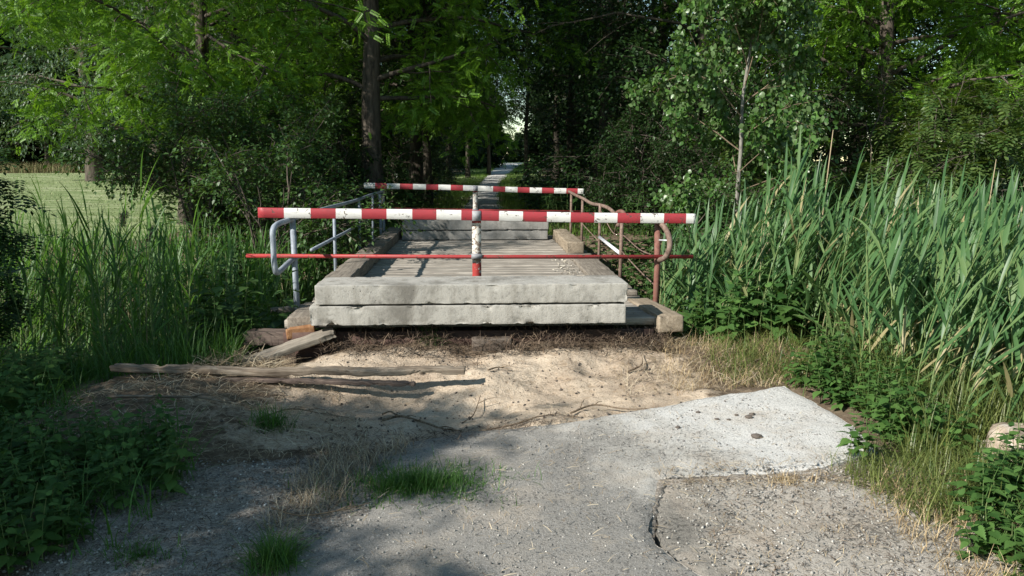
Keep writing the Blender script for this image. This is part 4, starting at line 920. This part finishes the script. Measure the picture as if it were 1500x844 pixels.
weed_mass('undergrowth', 'dark leafy weeds under the trees at the right of the far bank', [(1.3, 14.6), (1.3, 22), (1.5, 30), (7, 30), (8, 14.8)], 480, 47, 1.0, 2.0, M['wood_leaf'], mind=.12)

# ------------------------------------------------------------------ grass, straw, gravel
def tuft_mass(name, label, cat, pts, per, L, wd_, mat, seed, bend=(.3, 1.4), up=(50, 88), spread=.03, seg=3, lean_az=None):
    rs = np.random.RandomState(seed); n = len(pts)*per; i = np.repeat(np.arange(len(pts)), per)
    xy = pts[i]+rs.normal(size=(n, 2))*spread; z = surf(xy[:, 0], xy[:, 1])-.01; az = rs.uniform(0, 2*np.pi, n) if lean_az is None else lean_az+rs.normal(size=n)*.8
    el = np.radians(rs.uniform(up[0], up[1], n)); bn = rs.uniform(bend[0], bend[1], n); LL = L*rs.uniform(.5, 1.2, n); ww = wd_*rs.uniform(.7, 1.3, n)
    P = np.column_stack([xy, z]); h = np.column_stack([np.cos(az), np.sin(az), np.zeros(n)]); side = np.column_stack([-np.sin(az), np.cos(az), np.zeros(n)]); rows = []
    for k in range(seg+1):
        t = k/seg; wv = (ww*(1-t**1.5)*.5+.0003)[:, None]; rows += [P-side*wv, P+side*wv]
        e = el-bn*t; P = P+(h*np.cos(e)[:, None]+np.array([0, 0, 1])*np.sin(e)[:, None])*(LL/seg)[:, None]
    V = np.stack(rows, 1).reshape(-1, 3); b = (np.arange(n)*(2*(seg+1)))[:, None]
    F = np.concatenate([np.concatenate([b+2*k, b+2*k+1, b+2*k+3, b+2*k+2], 1) for k in range(seg)])
    mb = MB(); mb.add(V, F); return tag(mb.obj(name, mat), label, cat, kind='stuff')
# fresh tufts as things
def tuft(name, label, cat, x0, y0, rx, ry, n, L, mat, seed, wd_=.004, parts=None):
    rs = np.random.RandomState(seed); a = rs.uniform(0, 6.28, n); r = np.abs(rs.normal(size=n))*.62; pts = np.column_stack([x0+rx*r*np.cos(a), y0+ry*r*np.sin(a)])
    o = tuft_mass(name, label, cat, pts, 3, L, wd_, mat, seed, spread=.02, up=(20, 88), bend=(.3, 2.2)); o['kind'] = 'thing'; return o
tuft('grass_clump', 'lush green grass clump on the asphalt left of centre', 'grass clump', -.30, 3.74, .36, .19, 900, .10, M['grass'], 51, .0035)
tuft('grass_clump', 'narrow bright grass clump at the bottom edge left of centre', 'grass clump', -.82, 3.02, .07, .16, 190, .17, M['grass'], 52, .0035)
tuft('grass_clump', 'small dark grass tuft on the sandy slope at left', 'grass clump', -1.25, 4.72, .12, .10, 90, .17, M['grass'], 53, .005)
tuft('weed_clump', 'small green weed growing in front of the near slabs', 'weed', -.38, 6.62, .12, .08, 110, .16, M['shrub'], 54, .007)
tuft('grass_clump', 'yellow green tuft on the gravel below the white asphalt corner', 'grass clump', 1.55, 3.72, .12, .05, 60, .07, M['dry'], 55, .003)
tuft('grass_clump', 'dark grass tuft in the gravel at bottom left', 'grass clump', -1.4, 3.1, .2, .1, 70, .08, M['grass'], 56, .004)
# long grass belts
pr = sample([(1.85, 5.55), (1.9, 6.9), (2.7, 7.0), (2.8, 5.6), (2.35, 5.35)], 300, .02, 61)
tuft_mass('grass', 'long green grass between dry stalks right of the sand', 'grass', pr, 5, .34, .005, M['verge'], 62, seg=5, up=(10, 85), bend=(.8, 3.0))
tuft_mass('dry_grass', 'bleached dry grass right of the sand by the timber block', 'dry grass', sample([(1.35, 5.3), (1.5, 6.6), (2.6, 7.0), (2.6, 5.5)], 480, .02, 63), 4, .17, .0026, M['dry'], 64, up=(10, 75))
pr = sample([(1.85, 3.85), (2.3, 4.2), (2.9, 4.1), (3.0, 3.6), (2.3, 3.3), (1.95, 3.2)], 330, .02, 65)
tuft_mass('grass', 'yellow green grass under the reeds at right', 'grass', pr, 7, .22, .0042, M['verge'], 66, seg=5, up=(25, 88), bend=(.5, 2.6))
tuft_mass('grass', 'long grass at the foot of the right reeds', 'grass', sample([(2.4, 3.9), (2.5, 5.6), (3.6, 6.4), (4.2, 4.4)], 650, .02, 67), 5, .45, .006, M['verge'], 68, seg=4, up=(60, 88))
tuft_mass('dry_grass', 'dry grass fringe along the right gravel edge', 'dry grass', sample([(1.78, 2.4), (1.85, 3.5), (2.1, 3.85), (2.4, 3.6), (2.3, 2.4)], 420, .02, 69), 5, .11, .0024, M['dry'], 70, up=(10, 80))
tuft_mass('dry_grass', 'brown dead grass around the green clump left of centre', 'dry grass', sample([(-.95, 3.3), (-.85, 4.3), (-.35, 4.3), (-.6, 3.85), (-.65, 3.5)], 400, .012, 71), 5, .13, .0022, M['straw'], 72, up=(5, 75))
tuft_mass('dry_grass', 'thin dry grass scattered on the gravel right of the crack', 'dry grass', sample([(.95, 2.6), (1.0, 3.7), (1.8, 3.75), (2.05, 3.3), (2.0, 2.6)], 260, .03, 73), 3, .05, .0018, M['dry'], 74, up=(5, 60))
tuft_mass('grass', 'long green grass at the foot of the left reeds', 'grass', sample([(-1.9, 6.2), (-2.1, 7.2), (-5, 7.4), (-5, 5.7), (-2.8, 6.0)], 700, .03, 75), 5, .42, .006, M['grass'], 76, seg=4, up=(55, 88))
tuft_mass('grass', 'verge grass along both sides of the path beyond the bridge', 'grass', np.concatenate([np.column_stack([path_x(q)+s*(p[2] if False else 1)*0+s*(np.interp(q, pc[:, 1][:8], pc[:, 2][:8])*.5+rs_*1.0), q]) for s, q, rs_ in [(sg, np.random.RandomState(80+sg).uniform(0, 1, 3200)**1.5*100+14.6, np.abs(np.random.RandomState(90+sg).normal(size=3200))*1.3) for sg in (-1, 1)] for p in [(0, 0, 1)]]), 6, .24, .012, leaf_mat('path_verge_grass', (.07, .15, .025), (.15, .24, .05), trans=.4), 77, spread=.12, seg=2)
tuft_mass('grass', 'tall tawny grass strip along the foot of the field trees', 'grass', np.random.RandomState(5).uniform((-48, 54.5), (-9, 57.5), (2200, 2)), 7, .75, .022, island_mat('tawny_grass', [(0, (.12, .11, .05)), (.5, (.24, .19, .10)), (1, (.12, .17, .06))]), 78, spread=.3, seg=2, up=(70, 89), bend=(.1, 1.2))
tuft_mass('mown_grass', 'mown grass swaths lying on the field', 'mown grass', np.random.RandomState(6).uniform((-28, 13.8), (-5.8, 54), (10000, 2)), 3, .16, .02, island_mat('cut_grass', [(0, (.11, .17, .05)), (.5, (.22, .27, .11)), (1, (.38, .39, .22))]), 79, spread=.15, seg=2, up=(0, 45), bend=(0, .6))
tuft_mass('grass', 'long grass blades growing between the nettles at bottom left', 'grass', sample([(-1.5, 4.3), (-1.45, 3.2), (-2.6, 2.7), (-4.2, 5.2), (-3.0, 6.0), (-2.4, 4.7)], 260, .03, 91), 5, .34, .006, M['grass'], 92, seg=5, up=(40, 88), bend=(.4, 2.2))
tuft_mass('grass', 'long grass blades growing between the nettles at bottom right', 'grass', sample([(2.0, 2.4), (2.1, 3.4), (2.6, 3.8), (3.1, 3.6), (2.9, 2.4)], 130, .03, 93), 5, .3, .005, M['verge'], 94, seg=5, up=(40, 88), bend=(.4, 2.2))
# straw and roots
def litter(name, label, poly, n, L, wd_, mat, seed, cat='straw', zup=.01, lay=.25, mind=0):
    rs = np.random.RandomState(seed); P = np.array(poly); c = rs.uniform(P.min(0), P.max(0), (n*4, 2)); c = c[in_poly(c[:, 0], c[:, 1], poly)][:n]; n = len(c); a = rs.uniform(0, 6.28, n)
    LL = L*rs.uniform(.3, 1.3, n); e = np.abs(rs.normal(size=n))*lay*.6; inslab = in_poly(c[:, 0], c[:, 1], SLAB)
    z0 = np.where(inslab, .035+.03*sst(.6, 2.1, c[:, 0])*sst(3.6, 5.2, c[:, 1])-.025*sst(0, -1.2, c[:, 0]), np.where(in_poly(c[:, 0], c[:, 1], SLAB2), .014, H(c[:, 0], c[:, 1]))); z0 = z0+rs.uniform(0, zup, n)
    D = np.column_stack([np.cos(a)*np.cos(e), np.sin(a)*np.cos(e), np.sin(e)]); T = np.array([(0, -.5, 0), (0, .5, 0), (.5, .5, .07), (.5, -.5, .07), (1, .3, .0), (1, -.3, .0)]); T[:, 1] += np.array([0, 0, 1.5, 1.5, 0, 0])*rs.uniform(-1, 1)
    mb = MB(); inst(mb, T, [np.array([(0, 3, 2, 1), (3, 5, 4, 2)])], np.column_stack([c, z0]), D, np.column_stack([rs.normal(size=n)*.2, rs.normal(size=n)*.2, np.ones(n)]), LL, np.full(n, wd_)*rs.uniform(.5, 1.5, n)); return tag(mb.obj(name, mat), label, cat, kind='stuff')
litter('straw', 'straw and dead stalks strewn over the bank left of the sand', [(-2.7, 4.3), (-2.6, 5.8), (-1.5, 6.3), (-.9, 5.6), (-.6, 4.4), (-1.3, 4.1)], 3400, .13, .003, M['straw'], 101, zup=.03)
litter('straw', 'straw littering the sand right under the timber block', [(1.0, 5.3), (1.1, 6.9), (2.1, 7.0), (2.2, 5.4)], 1500, .13, .0026, M['straw'], 102, zup=.04, lay=.5)
litter('roots', 'dark matted roots and soil under the near slabs', [(-1.3, 6.3), (-1.3, 6.9), (1.7, 6.95), (1.6, 6.25)], 6500, .09, .004, M['root'], 103, 'roots', .10, .7)
litter('straw', 'sparse straw bits over the sand and asphalt', [(-2, 2.4), (-2, 4.5), (-.6, 6.4), (1.2, 6.4), (2.0, 5.0), (1.9, 2.4)], 2600, .05, .0022, M['straw'], 104)
litter('roots', 'root bits and dead stems lying on the upper sand', [(-1.1, 5.9), (-1, 6.5), (1.5, 6.5), (1.6, 5.6)], 700, .07, .003, M['root'], 122, 'roots', .02)
litter('straw', 'brown leaf bits along the lower asphalt edge', [(-1.1, 4.0), (-.9, 4.7), (0, 4.9), (.7, 4.9), (.5, 4.6), (-.4, 4.2)], 1300, .06, .003, M['root'], 105)
litter('straw', 'dark plant bits on the gravel at bottom left', [(-2.0, 2.4), (-1.9, 4.3), (-.5, 4.3), (-.7, 3.2), (-.8, 2.4)], 2600, .035, .003, M['root'], 106)
litter('straw', 'heap of pale straw beside the leaning board', [(-2.1, 5.95), (-2.0, 6.5), (-1.5, 6.3), (-1.55, 5.95)], 700, .2, .003, M['straw'], 107, zup=.07, lay=.4)
litter('wood_chips', 'pale wood chips on the deck along the right kerb', [(1.0, 7.2), (.9, 9.5), (1.28, 11), (1.32, 7.2)], 10, .03, .01, M['dry'], 108)
mb = MB(); rs = np.random.RandomState(9); n = 260; c = np.column_stack([rs.normal(1.14, .07, n), rs.uniform(7.3, 11.2, n)])
inst(mb, LEAF4[0], LEAF4[1], np.column_stack([c, np.full(n, DZ+.016)]), rnd_unit(rs, n)*np.array([1, 1, .2]), np.tile([0, 0, 1.0], (n, 1))+rs.normal(size=(n, 3))*.3, rs.uniform(.02, .055, n), rs.uniform(.01, .03, n))
tag(mb.obj('wood_chips', island_mat('pale_chips', [(0, (.3, .26, .2)), (1, (.62, .57, .47))])), 'pale wood chips and dry leaves on the deck by the right kerb', 'wood chips', kind='stuff')
# gravel
def pebbles(label, poly, n, s0, s1, mat, seed, sl=None):
    rs = np.random.RandomState(seed); P = np.array(poly); c = rs.uniform(P.min(0), P.max(0), (n*4, 2)); c = c[in_poly(c[:, 0], c[:, 1], poly)][:n]; n = len(c)
    inslab = in_poly(c[:, 0], c[:, 1], SLAB); z0 = np.where(inslab, .02+.035*sst(.6, 2.1, c[:, 0])*sst(3.8, 5.2, c[:, 1])-.03*sst(0, -1.2, c[:, 0])+.015*fbm(c[:, 0], c[:, 1], 1.2, 2, 4), np.where(in_poly(c[:, 0], c[:, 1], SLAB2), .008+.012*fbm(c[:, 0], c[:, 1], 1.2, 2, 4), H(c[:, 0], c[:, 1])))
    s = s0+(s1-s0)*rs.uniform(0, 1, n)**3; T = np.array([(1, 0, 0), (0, 1, 0), (-1, 0, 0), (0, -1, 0), (0, 0, .7), (0, 0, -.7), ])*1.0
    F = [np.array([(0, 1, 4), (1, 2, 4), (2, 3, 4), (3, 0, 4), (1, 0, 5), (2, 1, 5), (3, 2, 5), (0, 3, 5)])]; mb = MB()
    inst(mb, T, F, np.column_stack([c, z0+s*.25]), rnd_unit(rs, n), rnd_unit(rs, n), s, s*rs.uniform(.6, 1.2, n)); return tag(mb.obj('gravel', mat), label, 'gravel', kind='stuff')
pebbles('fine loose gravel scattered over the broken asphalt', [(-1.3, 2.3), (-.6, 4.1), (.6, 4.7), (2.1, 5.2), (2.2, 4.2), (1, 3.7), (1, 2.3)], 5200, .0015, .008, M['gravel'], 111)
pebbles('coarse gravel and dirt right of the crack', [(.9, 2.3), (.95, 3.7), (1.7, 3.85), (2.0, 3.4), (2.0, 2.3)], 4200, .002, .010, M['gravel'], 112)
litter('straw', 'brown plant bits strewn on the dirty asphalt right of the crack', [(.95, 2.5), (1.0, 3.75), (1.9, 3.8), (2.1, 3.2), (2.1, 2.5)], 1500, .035, .0025, M['root'], 121)
pebbles('crumbled asphalt along the crack and the broken edge', [(1.0, 3.68), (1.0, 3.84), (1.9, 3.98), (1.95, 3.7)], 420, .002, .012, M['gravel'], 119)
litter('straw', 'straw gathered along the broken asphalt edge', [(.9, 3.68), (.9, 3.85), (2.0, 4.0), (2.05, 3.6)], 700, .06, .0024, M['straw'], 120)
pebbles('gravel on the shaded ground at bottom left', [(-2.2, 2.3), (-1.6, 4.2), (-.5, 4.2), (-.5, 3.4), (-1.1, 2.3)], 5200, .002, .011, M['gravel'], 113)
pebbles('small stones and crumbs on the sand', [(-1.6, 4.6), (-1.2, 6.6), (1.4, 6.6), (1.6, 5.2), (.6, 4.8), (-.4, 4.4)], 1000, .002, .016, M['clod'], 114)
